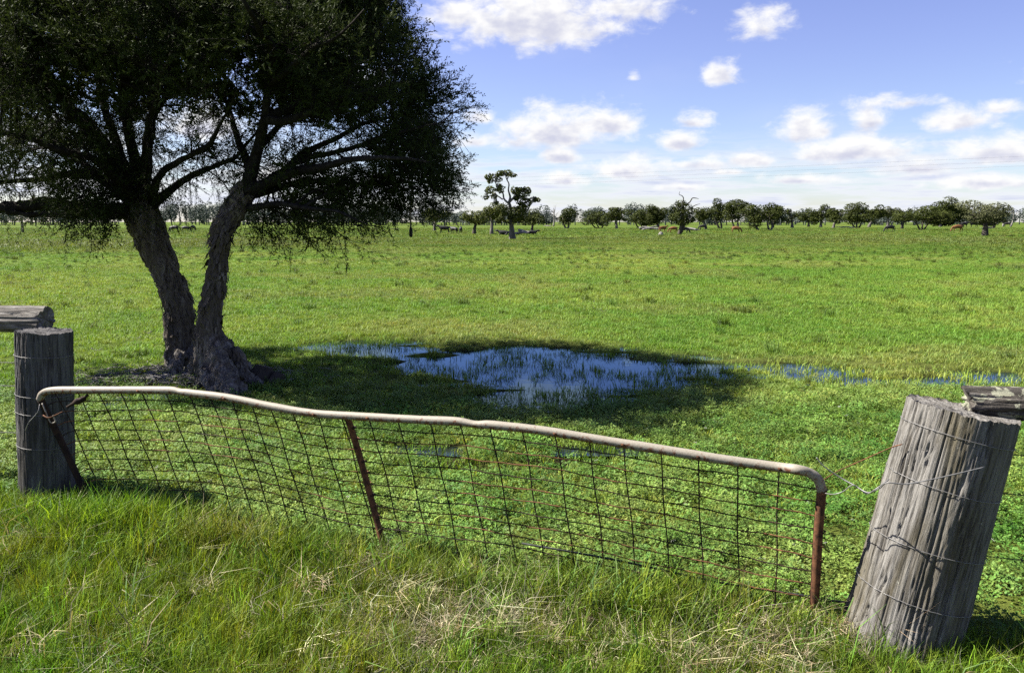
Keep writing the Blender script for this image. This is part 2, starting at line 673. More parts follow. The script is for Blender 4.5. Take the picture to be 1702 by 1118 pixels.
def grass_rgb(x, y):
    """colour of the sward at a place (numpy rgb rows)"""
    a = n2(x, y, 0.22, 2.0, 3)
    b = n2(x, y, 0.9, 4.0, 3)
    c = n2(x, y, 0.05, 6.0, 3)
    k = np.clip((a - .5) * 1.8 + (b - .5) * 1.2 + 0.45, 0, 1)[..., None]
    g0 = np.array([0.114, 0.214, 0.027])
    g1 = np.array([0.202, 0.27, 0.05])
    col = g0 * (1 - k) + g1 * k
    dryp = smooth(n2(x, y, 0.33, 70.0, 3), .54, .7)[..., None]
    col = col * (1 - .45 * dryp) + np.array([0.2, 0.215, 0.07]) * .45 * dryp
    far = smooth(y, 22, 34)[..., None] * (1 - smooth(y, 90, 130)[..., None])
    rush = np.clip((c - .42) * 3.5, 0, 1)[..., None] * far
    col = col * (1 - .36 * smooth(y, 16, 55))[..., None]
    col = col * (1 - rush * 0.75) + np.array([0.105, 0.132, 0.034]) * rush * 0.75
    return col


# ------------------------------------------------------------------ ground
def graded(lo, hi, a, b, step, grow):
    mid = np.arange(a, b + 1e-6, step)
    out = list(mid)
    s, v = step, mid[-1]
    while v < hi:
        s *= grow
        v += s
        out.append(v)
    s, v = step, mid[0]
    while v > lo:
        s *= grow
        v -= s
        out.insert(0, v)
    return np.array(out)


def m_ground():
    a = Mat('paddock_turf')
    at = a.n('ShaderNodeAttribute')
    at.attribute_name = 'turf'
    co = a.coords()
    f = a.noise(9, 8, 0.75, co)
    g = a.noise(0.7, 5, 0.65, co)
    var = a.ramp(f, [(0.28, (0.35, 0.38, 0.35)), (0.7, (1.25, 1.2, 1.1))])
    c = a.mix(1.0, at.outputs['Color'], var, 'MULTIPLY')
    c = a.mix(1.0, c, a.ramp(g, [(0.3, (0.8, 0.84, 0.8)), (0.7, (1.15, 1.1, 1.0))]), 'MULTIPLY')
    a.set(c, 0.95, 0.05)
    a.bump(f, 0.8, 0.05)
    return a.m


def build_ground():
    xs = graded(-900, 900, -7.5, 9.0, 0.085, 1.09)
    ys = graded(-60, 2200, 1.5, 15, 0.085, 1.07)
    X, Y = np.meshgrid(xs, ys)
    Z = gz(X, Y)
    nx, ny = len(xs), len(ys)
    i = np.arange(ny - 1)[:, None] * nx
    j = np.arange(nx - 1)[None, :]
    q = np.stack([i + j, i + j + 1, i + nx + j + 1, i + nx + j], -1)
    mb = MB()
    mb.add(np.stack([X, Y, Z], -1), q)
    o = mb.build('ground', m_ground())
    # thatch and mud show between the near blades, whole sward far off
    sw = grass_rgb(X, Y)
    near = 1 - smooth(Y, 14, 40)[..., None]
    soil = np.array([0.028, 0.03, 0.012])
    col = sw * (1 - near) * 0.75 + (sw * 0.35 + soil * 0.6) * near
    mud = smooth(WATER_Z + .012 - Z, 0, .012)[..., None]
    T = G(300, 640)
    bare = np.exp(-(((X - T[0] + 0.2) / 1.3) ** 2 + ((Y - T[1]) / 0.7) ** 2))[..., None]
    mud = np.clip(mud + bare, 0, 1)
    col = col * (1 - mud) + np.array([0.02, 0.016, 0.01]) * mud
    col = np.concatenate([col, np.ones(col.shape[:2] + (1,))], -1)
    ca = o.data.attributes.new('turf', 'FLOAT_COLOR', 'POINT')
    ca.data.foreach_set('color', col.astype(np.float32).ravel())
    tag(o, 'flat green cattle paddock running to the horizon', 'ground', kind='structure')
    # standing water in the hollows
    a = Mat('pond_water')
    bp = a.n('ShaderNodeBump')
    bp.inputs['Strength'].default_value = 0.03
    bp.inputs['Distance'].default_value = 0.02
    a.l(a.noise(5, 3, 0.5, a.coords((1, 1.6, 1))), bp.inputs['Height'])
    fr = a.n('ShaderNodeFresnel')
    fr.inputs['IOR'].default_value = 1.333
    gl = a.n('ShaderNodeBsdfGlossy')
    gl.inputs['Color'].default_value = (0.5, 0.74, 1.0, 1)  # blue put into the mirror colour to deepen the reflected sky
    gl.inputs['Roughness'].default_value = 0.03
    df = a.n('ShaderNodeBsdfDiffuse')
    df.inputs['Color'].default_value = (0.012, 0.014, 0.012, 1)
    mx = a.n('ShaderNodeMixShader')
    for nd in (fr, gl):
        a.l(bp.outputs[0], nd.inputs['Normal'])
    a.l(fr.outputs[0], mx.inputs[0])
    a.l(df.outputs[0], mx.inputs[1])
    a.l(gl.outputs[0], mx.inputs[2])
    a.l(mx.outputs[0], a.out.inputs['Surface'])
    wm = MB()
    c0, c1 = np.array([-6.0, 5.6]), np.array([9.0, 13.5])
    gx, gy = np.meshgrid(np.linspace(c0[0], c1[0], 40), np.linspace(c0[1], c1[1], 24))
    qi = np.arange(23)[:, None] * 40
    qj = np.arange(39)[None, :]
    keep = pond(gx, gy) > -0.6
    q = np.stack([qi + qj, qi + qj + 1, qi + 40 + qj + 1, qi + 40 + qj], -1).reshape(-1, 4)
    kf = keep.ravel()[q].any(1)
    wm.add(np.stack([gx, gy, np.full(gx.shape, WATER_Z)], -1), q[kf])
    w = wm.build('water', a.m)
    tag(w, 'shallow blue flood water lying among the grass', 'water', kind='structure')


build_ground()


# ------------------------------------------------------------------ grass scattering
def proto_collection(name, objs):
    c = bpy.data.collections.new(name)
    for k, o in enumerate(objs):
        o.name = '%s_%02d' % (name, k)
        c.objects.link(o)
    return c


def blades(n, h, spread, width, lean, rng, curl=0.5):
    az = rng.uniform(0, 2 * pi, n)
    r = spread * np.sqrt(rng.uniform(0, 1, n))
    ba = rng.uniform(0, 2 * pi, n)
    base = np.stack([r * np.cos(ba), r * np.sin(ba), np.zeros(n) - 0.01], -1)
    hh = h * rng.uniform(0.45, 1.1, n)
    ln = lean * rng.uniform(0.2, 1.3, n)
    d = np.stack([np.cos(az), np.sin(az), np.zeros(n)], -1)
    mid = base + d * (hh * ln * 0.35)[:, None] + np.array([0, 0, 1.0]) * (hh * 0.58)[:, None]
    tip = base + d * (hh * ln * (1 + curl))[:, None] + np.array([0, 0, 1.0]) * (hh * np.clip(1.05 - 0.45 * ln, .15, 1))[:, None]
    sa = az + pi / 2 + rng.uniform(-.8, .8, n)
    s = np.stack([np.cos(sa), np.sin(sa), np.zeros(n)], -1) * (width * rng.uniform(.6, 1.2, n) / 2)[:, None]
    v = np.stack([base - s, base + s, mid + s * .85, mid - s * .85, tip], 1)
    k = np.arange(n)[:, None] * 5
    return v.reshape(-1, 3), k + np.array([[0, 1, 2, 3]]), k + np.array([[3, 2, 4]])


def make_tufts(name, count, mat, n, h, spread, width, lean, seed, curl=0.5):
    out = []
    for k in range(count):
        rng = np.random.default_rng(seed + k)
        mb = MB()
        v, q, t = blades(n, h, spread, width, lean, rng, curl)
        mb.add(v, q, t)
        out.append(mb.build(name, mat, link=False, smooth_=False))
    return proto_collection(name, out)


def make_clover(name, count, mat, seed, n=46, spread=0.07, h=0.05, size=0.0064):
    out = []
    for k in range(count):
        rng = np.random.default_rng(seed + k)
        mb = MB()
        r = spread * np.sqrt(rng.uniform(0, 1, n))
        a = rng.uniform(0, 2 * pi, n)
        c = np.stack([r * np.cos(a), r * np.sin(a), h * rng.uniform(0.35, 1.0, n)], -1)
        for j in range(3):
            la = rng.uniform(0, 2 * pi, n) * 0.15 + a + j * 2 * pi / 3
            tilt = rng.uniform(-0.5, 0.7, n)
            d = np.stack([np.cos(la), np.sin(la), tilt], -1)
            s = np.stack([-np.sin(la), np.cos(la), rng.uniform(-.5, .5, n)], -1)
            L_ = size * rng.uniform(.7, 1.5, n)[:, None]
            v = np.stack([c, c + d * L_ * .6 + s * L_ * .5, c + d * L_ * 1.15, c + d * L_ * .6 - s * L_ * .5], 1)
            kk = np.arange(n)[:, None] * 4
            mb.add(v.reshape(-1, 3), kk + np.array([[0, 1, 2, 3]]))
        out.append(mb.build(name, mat, link=False, smooth_=False))
    return proto_collection(name, out)


def scatter(name, pts, scale, rgb, coll, nproto, label, cat, rng, tilt=0.12, wind=0.0):
    n = len(pts)
    me = bpy.data.meshes.new(name)
    me.vertices.add(n)
    me.vertices.foreach_set('co', pts.astype(np.float32).ravel())
    a = me.attributes.new('rot', 'FLOAT_VECTOR', 'POINT')
    rot = np.stack([rng.normal(0, tilt, n), rng.normal(wind, tilt, n), rng.uniform(0, 2 * pi, n)], -1)
    a.data.foreach_set('vector', rot.astype(np.float32).ravel())
    a = me.attributes.new('scl', 'FLOAT', 'POINT')
    a.data.foreach_set('value', np.asarray(scale, np.float32))
    a = me.attributes.new('idx', 'INT', 'POINT')
    a.data.foreach_set('value', rng.integers(0, nproto, n).astype(np.int32))
    a = me.attributes.new('tint', 'FLOAT_COLOR', 'POINT')
    a.data.foreach_set('color', np.concatenate([np.clip(rgb, 0, 1), np.ones((n, 1))], -1).astype(np.float32).ravel())
    o = bpy.data.objects.new(name, me)
    COL.objects.link(o)
    ng = bpy.data.node_groups.new('scatter_' + name, 'GeometryNodeTree')
    ng.interface.new_socket('Geometry', in_out='INPUT', socket_type='NodeSocketGeometry')
    ng.interface.new_socket('Geometry', in_out='OUTPUT', socket_type='NodeSocketGeometry')
    gi = ng.nodes.new('NodeGroupInput')
    go = ng.nodes.new('NodeGroupOutput')
    ci = ng.nodes.new('GeometryNodeCollectionInfo')
    ci.inputs['Collection'].default_value = coll
    ci.inputs['Separate Children'].default_value = True
    ci.inputs['Reset Children'].default_value = True
    ip = ng.nodes.new('GeometryNodeInstanceOnPoints')
    ip.inputs['Pick Instance'].default_value = True

    def attr(nm, ty):
        nd = ng.nodes.new('GeometryNodeInputNamedAttribute')
        nd.data_type = ty
        nd.inputs['Name'].default_value = nm
        return nd.outputs['Attribute']
    L = ng.links.new
    L(gi.outputs[0], ip.inputs['Points'])
    L(ci.outputs[0], ip.inputs['Instance'])
    L(attr('idx', 'INT'), ip.inputs['Instance Index'])
    L(attr('rot', 'FLOAT_VECTOR'), ip.inputs['Rotation'])
    L(attr('scl', 'FLOAT'), ip.inputs['Scale'])
    L(ip.outputs[0], go.inputs[0])
    md = o.modifiers.new('scatter', 'NODES')
    md.node_group = ng
    tag(o, label, cat, kind='stuff')
    return o


def wedge(y0, y1, per_m2, rng, side=0.74, extra=1.3):
    """random places on the ground inside the view (and a step beside it)"""
    wmax = side * y1 + extra
    n = int(per_m2 * (y1 - y0) * 2 * wmax)
    x = rng.uniform(-wmax, wmax, n)
    y = rng.uniform(y0, y1, n)
    k = np.abs(x) < side * y + extra
    return x[k], y[k]


def jitter(rgb, rng, s=0.16, h=0.10):
    n = len(rgb)
    return rgb * np.exp(rng.normal(0, s, (n, 1))) * np.exp(rng.normal(0, h, (n, 3)) * np.array([1, .4, .6]))


TREE_L = G(300, 606)
TREE_R = G(368, 640)


def trunk_clear(x, y, r=0.36):
    a = (x - TREE_L[0]) ** 2 + (y - TREE_L[1]) ** 2 > (r * .8) ** 2
    return a & ((x - TREE_R[0]) ** 2 + (y - TREE_R[1]) ** 2 > r ** 2)


def verge_dry(x, y):
    """how straw-like the verge is, 0..1"""
    d = np.zeros_like(x)
    for px, py, r, k in ((430, 900, .34, .95), (520, 880, .3, .6), (800, 985, .42, .85), (930, 1050, .45, .9), (700, 1060, .4, .8),
                         (1060, 980, .4, .8), (1200, 1060, .45, .8), (620, 930, .35, .6), (1300, 1040, .3, .6)):
        g = G(px, py)
        d = np.maximum(d, k * np.exp(-(((x - g[0]) / r) ** 2 + ((y - g[1]) / (r * .8)) ** 2)))
    return np.clip(d + (n2(x, y, 3.0, 12.0) - .5) * 0.9, 0, 1)


def build_grass():
    rng = np.random.default_rng(21)
    # --- verge: fine green grass in front of the gate
    tv = make_tufts('verge_tuft', 6, M_GRASS, 14, 0.17, 0.04, 0.0042, 0.42, 100)
    x, y = wedge(1.9, 5.8, 950, rng, 0.78, 1.5)
    s = gate_side(x, y)
    k = (s < 0.10) & (x > -5.4)
    x, y, s = x[k], y[k], s[k]
    dry = verge_dry(x, y)
    k = rng.uniform(0, 1, len(x)) > dry * 0.55
    x, y, dry, s = x[k], y[k], dry[k], s[k]
    lush = np.exp(-(((x - G(200, 850)[0]) / .9) ** 2 + ((y - G(200, 850)[1]) / .45) ** 2))
    g = np.array([0.12, 0.215, 0.018]) * (1 - lush[:, None]) + np.array([0.13, 0.26, 0.016]) * lush[:, None]
    olive = np.clip((n2(x, y, 1.3, 33.0) - .4) * 3, 0, 1)[:, None]
    g = g * (1 - .5 * olive) + np.array([0.19, 0.215, 0.02]) * .5 * olive
    g = g * (1 - dry[:, None] * .5) + np.array([0.16, 0.17, 0.04]) * dry[:, None] * .5
    sc = (0.68 + 0.3 * lush + 0.45 * (n2(x, y, 2.6, 8.0) - .4)) * rng.uniform(.6, 1.35, len(x))
    sc *= 1 + .55 * np.exp(-((s + .2) / .2) ** 2)
    for pc, rr in ((G(1494, 1085), .5), (G(80, 830), .42)):
        sc *= 1 - .5 * np.exp(-(((x - pc[0]) ** 2 + (y - pc[1] + .15) ** 2) / rr ** 2))
    scatter('verge_grass', np.stack([x, y, gz(x, y)], -1), sc, jitter(g * .8, rng, .34, .14), tv, 6,
            'fine green verge grass growing in front of the sagging gate', 'grass', rng, 0.11, 0.05)
    # --- verge: bleached straw
    ts = make_tufts('straw_tuft', 5, M_STRAW, 12, 0.085, 0.05, 0.0030, 1.3, 200, 0.9)
    x, y = wedge(1.9, 5.6, 700, rng, 0.78, 1.5)
    s = gate_side(x, y)
    dry = verge_dry(x, y)
    k = (s < 0.0) & (rng.uniform(0, 1, len(x)) < 0.04 + dry ** 1.2 * 0.78) & (x > -5.4)
    x, y = x[k], y[k]
    g = np.tile(np.array([0.29, 0.255, 0.165]), (len(x), 1)) * rng.uniform(.45, 1.35, (len(x), 1))
    scatter('dry_grass', np.stack([x, y, gz(x, y) + 0.03], -1), rng.uniform(.5, 1.3, len(x)), jitter(g, rng, .3), ts, 5,
            'bleached dry straw matted through the verge grass', 'dry grass', rng, 0.45)
    # --- a few long bent stalks standing out of the verge
    tl = make_tufts('stalk_tuft', 4, M_GRASS, 3, 0.27, 0.02, 0.006, 0.75, 300, 0.4)
    x, y = wedge(2.3, 5.3, 34, rng, 0.75, 0.2)
    k = (gate_side(x, y) < -0.05)
    x, y = x[k], y[k]
    g = np.where(rng.uniform(0, 1, (len(x), 1)) < .35, np.array([[0.19, 0.17, 0.1]]), np.array([[0.09, 0.17, 0.03]]))
    extra = []
    for px, py in ((985, 1030), (1000, 1025), (1020, 1035), (970, 1020), (1040, 1030), (120, 840), (160, 845), (60, 850), (230, 840)):
        q = G(px, py)
        extra.append(q[:2])
    e = np.array(extra)
    x, y = np.append(x, e[:, 0]), np.append(y, e[:, 1])
    g = np.vstack([g, np.tile(np.array([[0.075, 0.15, 0.045]]), (len(e), 1))])
    scatter('tall_grass', np.stack([x, y, gz(x, y)], -1), rng.uniform(.55, 1.1, len(x)), jitter(g, rng), tl, 4,
            'long bent grass stalks standing above the verge', 'grass', rng, 0.25)
    # --- clover and low weeds behind the gate
    tc = make_clover('clover_clump', 6, M_CLOVER, 400)
    x, y = wedge(2.2, 8.8, 270, rng, 0.74, 0.8)
    s = gate_side(x, y)
    wet = gz(x, y) < WATER_Z - .002
    k = (s > -0.03) & (~wet) & (rng.uniform(0, 1, len(x)) < 1 - smooth(y, 6.8, 8.6)) & trunk_clear(x, y)
    x, y = x[k], y[k]
    a = n2(x, y, 1.1, 40.0)[:, None]
    a = np.clip((a - .5) * 2.2 + .45, 0, 1)
    g = np.array([0.055, 0.13, 0.02]) * (1 - a) + np.array([0.14, 0.205, 0.045]) * a
    scatter('clover', np.stack([x, y, gz(x, y) - 0.004], -1), rng.uniform(.5, 1.5, len(x)), jitter(g, rng, .24), tc, 6,
            'low leafy clover carpeting the ground behind the gate', 'clover', rng, 0.3)
    # --- its small white flower heads
    x, y = wedge(2.6, 7.5, 5.0, rng, 0.74, 0.5)
    k = (gate_side(x, y) > .1) & (gz(x, y) > WATER_Z)
    x, y = x[k], y[k]
    scatter('clover_flowers', np.stack([x, y, gz(x, y) + .035], -1), rng.uniform(.12, .22, len(x)), np.full((len(x), 3), .5), tc, 6,
            'tiny white flower heads dotted over the clover', 'flowers', rng, 0.3)
    # --- short sward, mid paddock
    tm = make_tufts('sward_tuft', 6, M_GRASS, 26, 0.085, 0.085, 0.0075, 0.6, 500)
    x, y = wedge(4.2, 14.0, 140, rng, 0.74, 1.6)
    wet = gz(x, y) < WATER_Z - .002
    s = gate_side(x, y)
    T = (TREE_L + TREE_R) / 2
    bare = np.exp(-(((x - T[0] + .3) / 1.1) ** 2 + ((y - T[1] + .1) / .55) ** 2))
    k = (s > 0.05) & (~wet) & (rng.uniform(0, 1, len(x)) < .65 + .35 * smooth(y, 5.5, 8)) & trunk_clear(x, y) & (rng.uniform(0, 1, len(x)) > bare * .8)
    x, y = x[k], y[k]
    scatter('paddock_grass', np.stack([x, y, gz(x, y)], -1), rng.uniform(.45, 1.0, len(x)), jitter(grass_rgb(x, y), rng), tm, 6,
            'short bright green paddock grass around the flooded hollow', 'grass', rng, 0.1)
    x, y = wedge(14.0, 30.0, 60, rng, 0.72, 2)
    scatter('open_paddock_grass', np.stack([x, y, gz(x, y)], -1), rng.uniform(.6, 1.25, len(x)), jitter(grass_rgb(x, y), rng), tm, 6,
            'short sunlit grass of the open paddock beyond the water', 'grass', rng, 0.1)
    # --- rougher far sward
    tf = make_tufts('rough_tuft', 6, M_GRASS, 30, 0.17, 0.26, 0.03, 0.65, 600)
    x, y = wedge(30, 75, 14, rng, 0.70, 4)
    c = n2(x, y, 0.05, 6.0, 3)
    sc = (0.3 + 1.0 * np.clip((c - .40) * 3, 0, 1)) * rng.uniform(.5, 1.5, len(x))
    scatter('rough_grass', np.stack([x, y, gz(x, y)], -1), sc, jitter(grass_rgb(x, y), rng, .2), tf, 6,
            'longer rough grass and rushes across the far paddock', 'grass', rng, 0.1)
    x, y = wedge(75, 190, 1.3, rng, 0.70, 8)
    scatter('distant_grass', np.stack([x, y, gz(x, y)], -1), rng.uniform(.5, 1.3, len(x)), jitter(grass_rgb(x, y), rng, .22), tf, 6,
            'distant grass of the paddock around the grazing cattle', 'grass', rng, 0.1)
    # --- taller single tussocks dotted about
    tt = make_tufts('tussock_tuft', 4, M_GRASS, 60, 0.2, 0.12, 0.009, 0.7, 700)
    x, y = wedge(8.5, 48, 0.5, rng, 0.7, 1)
    k = (pond(x, y) < -.3) & trunk_clear(x, y, 1.0)
    x, y = x[k], y[k]
    scatter('tussock_grass', np.stack([x, y, gz(x, y)], -1), rng.uniform(.45, 1.15, len(x)), jitter(grass_rgb(x, y) * .5, rng), tt, 4,
            'scattered darker grass tussocks in the open paddock', 'grass', rng, 0.1)
    # --- reeds standing in the water
    tw = make_tufts('reed_tuft', 5, M_GRASS, 13, 0.115, 0.075, 0.0065, 0.5, 800)
    x, y = wedge(5.0, 13.5, 130, rng, 0.74, 1.6)
    p = pond(x, y)
    patch = n2(x, y, 1.6, 50.0)
    front = np.exp(-((y - G(900, 655)[1]) / 1.0) ** 2)
    keep = np.clip(0.30 + (patch - .45) * 2.6 + .35 * front, 0.08, 1)
    rightarm = smooth(x, G(1180, 620)[0], G(1320, 620)[0])
    keep = np.maximum(keep, rightarm * .62)
    keep = np.where(y < G(900, 706)[1], np.maximum(keep, .8), keep)
    keep = np.where(x < G(330, 660)[0], np.maximum(keep, .55), keep)
    wet = gz(x, y) < WATER_Z
    k = wet & (rng.uniform(0, 1, len(x)) < keep)
    x, y = x[k], y[k]
    g = np.array([0.11, 0.19, 0.018]) + np.array([0.11, 0.10, 0.025]) * smooth(x, G(1180, 620)[0], G(1320, 620)[0])[:, None]
    scatter('water_grass', np.stack([x, y, np.maximum(gz(x, y), WATER_Z - .02)], -1), rng.uniform(.5, 1.2, len(x)), jitter(g, rng), tw, 5,
            'thin grass blades standing up out of the shallow water', 'grass', rng, 0.18)


build_grass()

# ------------------------------------------------------------------ fence posts and rails
def build_post(name, mat, base, top, rad_b, rad_t, seed, crack, label, bands=(), sides=340, rings=190):
    ax = top - base
    L_ = np.linalg.norm(ax)
    ax = ax / L_
    u = np.cross(ax, (0, 1.0, 0))
    u /= np.linalg.norm(u)
    w = np.cross(ax, u)
    th = np.linspace(0, 2 * pi, sides, endpoint=False)
    hs = np.concatenate([np.linspace(-0.25, L_, rings)])
    TH, HS = np.meshgrid(th, hs)
    cx, sy = np.cos(TH), np.sin(TH)

    def radius(TH_, HS_):
        cx, sy = np.cos(TH_), np.sin(TH_)
        t = np.clip(HS_ / L_, 0, 1)
        r = rad_b + (rad_t - rad_b) * t + 0.03 * (1 - smooth(HS_, -.25, .12))
        q = np.stack([cx * 1.6, sy * 1.6, HS_ * 1.2 + seed], -1)
        r = r + (fbm(q, 3) - .5) * rad_b * 0.16
        wob = (fbm(np.stack([cx * 2, sy * 2, HS_ * 1.4 + seed], -1), 3) - .5) * .5
        g1 = fbm(np.stack([cx * 3.3 + wob, sy * 3.3 + wob, HS_ * .45 + seed * 3], -1), 3, .55)
        split = np.exp(-((g1 - .5) / .012) ** 2) + .7 * np.exp(-((g1 - .60) / .009) ** 2) + .6 * np.exp(-((g1 - .42) / .009) ** 2) + .6 * np.exp(-((g1 - .34) / .008) ** 2)
        grain = fbm(np.stack([cx * 30 + wob * 3, sy * 30 + wob * 3, HS_ * 1.2 + seed * 5], -1), 3, .6) - .5
        rough = fbm(np.stack([cx * 17 + wob, sy * 17, HS_ * 9.0 + seed * 2], -1), 4, .6) - .5
        worn = smooth(fbm(np.stack([cx * 1.3, sy * 1.3, HS_ * 1.0 + seed * 7], -1), 2) + .22 * cx, .42, .66)
        r = r - crack * np.clip(split, 0, 1) * (.35 + .65 * worn) + grain * crack * .3 + rough * crack * 1.0 * worn
        return r
    R = radius(TH, HS)
    # broken, uneven upper edge
    edge = (fbm(np.stack([np.cos(th) * 5, np.sin(th) * 5, np.full(sides, seed)], -1), 5, .65) - .5) * 0.035
    HH = HS + edge[None, :] * smooth(HS, L_ * .8, L_)
    v = base + ax * HH[..., None] + (u * cx[..., None] + w * sy[..., None]) * R[..., None]
    mb = MB()
    n = rings
    i = np.arange(n - 1)[:, None] * sides
    j = np.arange(sides)[None, :]
    j2 = (j + 1) % sides
    q = np.stack([i + j, i + j2, i + sides + j2, i + sides + j], -1)
    mb.add(v, q)
    # weathered end grain on top
    rows = []
    fr = [1.0, .97, .9, .8, .68, .55, .42, .3, .18, .08]
    for f in fr:
        r = R[-1] * f
        dz = HH[-1] - (0.006 if f < 1 else 0) + (fbm(np.stack([np.cos(th) * 14 * f, np.sin(th) * 14 * f, np.full(sides, seed + 4)], -1), 4) - .5) * 0.02 * (f < 1)
        if f < .9:
            dz = dz * 1.0 + (L_ - HH[-1]) * (1 - f)
        rows.append(base + ax * dz[:, None] + (u * np.cos(th)[:, None] + w * np.sin(th)[:, None]) * r[:, None])
    vv = np.array(rows).reshape(-1, 3)
    m = len(fr)
    i = np.arange(m - 1)[:, None] * sides
    q = np.stack([i + j, i + j2, i + sides + j2, i + sides + j], -1)
    vv = np.vstack([vv, base + ax * (L_ - .012)])
    t = [((m - 1) * sides + k, (m - 1) * sides + (k + 1) % sides, m * sides) for k in range(sides)]
    mb2 = MB()
    mb2.add(vv, q, t)
    root = empty(name, base, label, 'fence post')
    # orient the grain along the post
    o = mb.build('post_body', mat)
    e = mb2.build('end_grain', mat)
    rot = Matrix((Vector(u), Vector(w), Vector(ax))).transposed().to_4x4()
    M4 = Matrix.Translation(Vector(base)) @ rot
    for ob in (o, e):
        ob.data.transform(M4.inverted())
        ob.matrix_world = M4
    adopt(root, o, e)
    for t_, tw, off in bands:
        a = np.linspace(0, 2 * pi, 120)
        hh = L_ * t_ + np.sin(a + off) * tw
        rr = radius(a, hh)
        # the strand bridges the cracks
        rr = np.maximum(rr, np.convolve(np.concatenate([rr[-9:], rr, rr[:9]]), np.ones(19) / 19, 'same')[9:-9]) + .004
        pts = base + ax * hh[:, None] + (u * np.cos(a)[:, None] + w * np.sin(a)[:, None]) * rr[:, None]
        bm = MB()
        bm.tube(pts, 0.0013, 6, False)
        b = bm.build('wire_band', M_WIRE)
        adopt(root, b)
    return root


YP = G(1494, 1098)[1] / (1 - 93 / F)
PR_B = P(1494, 1092, YP)
PR_B[2] = 0.0
PR_T = P(1600, 680, YP)
pr_rad = 93 / F * YP
build_post('fence_post', M_POST, PR_B, PR_T, pr_rad * 1.0, pr_rad * .93, 3.1, 0.015,
           'thick leaning grey fence post beside the rounded gate corner',
           [(.90, .012, 1.2), (.685, .01, 1.6), (.42, .012, .7), (.2, .01, 1.1)])
YQ = G(80, 838)[1] / (1 - 43 / F)
PL_B = P(80, 830, YQ)
PL_B[2] = 0.0
PL_T = P(73, 549, YQ)
pl_rad = 43 / F * YQ
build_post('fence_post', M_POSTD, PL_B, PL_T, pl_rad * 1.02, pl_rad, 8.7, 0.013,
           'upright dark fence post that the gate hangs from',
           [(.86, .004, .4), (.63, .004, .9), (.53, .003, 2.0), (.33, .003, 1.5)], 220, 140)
# the next posts along, just out of sight, carry the top logs
PR2 = PR_B + np.array([2.55, -0.55, 0.0])
PL2 = PL_B + np.array([-2.7, 0.75, 0.0])
build_post('fence_post', M_POST, PR2, PR2 + np.array([0.03, 0, .86]), .17, .16, 5.5, .014, 'grey fence post carrying the far end of the lichened log', (), 80, 50)
build_post('fence_post', M_POSTD, PL2, PL2 + np.array([0.02, 0, .95]), .15, .14, 6.5, .012, 'dark fence post carrying the far end of the split log', (), 80, 50)


def m_lichen():
    a = Mat('lichened_log')
    v = a.coords((7, 22, 22), True)
    f = a.noise(1.0, 8, 0.7, v, 0.5)
    c = a.ramp(f, [(0.3, (0.018, 0.016, 0.014)), (0.52, (0.065, 0.058, 0.05)), (0.75, (0.15, 0.14, 0.13))])
    li = a.noise(1.0, 5, 0.6, a.coords((16, 16, 16), True), 0.8)
    c = a.mix(a.ramp(li, [(0.53, (0, 0, 0)), (0.57, (1, 1, 1))]), c, (0.21, 0.21, 0.155))
    a.set(c, 0.95, 0.1)
    a.bump(a.math('ADD', f, a.math('MULTIPLY', li, .4)), 0.9, 0.015)
    return a.m


def m_splitlog():
    a = Mat('split_log')
    v = a.coords((5, 30, 30), True)
    f = a.noise(1.0, 8, 0.7, v, 0.5)
    a.set(a.ramp(f, [(0.3, (0.02, 0.018, 0.016)), (0.5, (0.11, 0.10, 0.09)), (0.72, (0.25, 0.24, 0.22))]), 0.93, 0.12)
    a.bump(f, 0.9, 0.012)
    return a.m


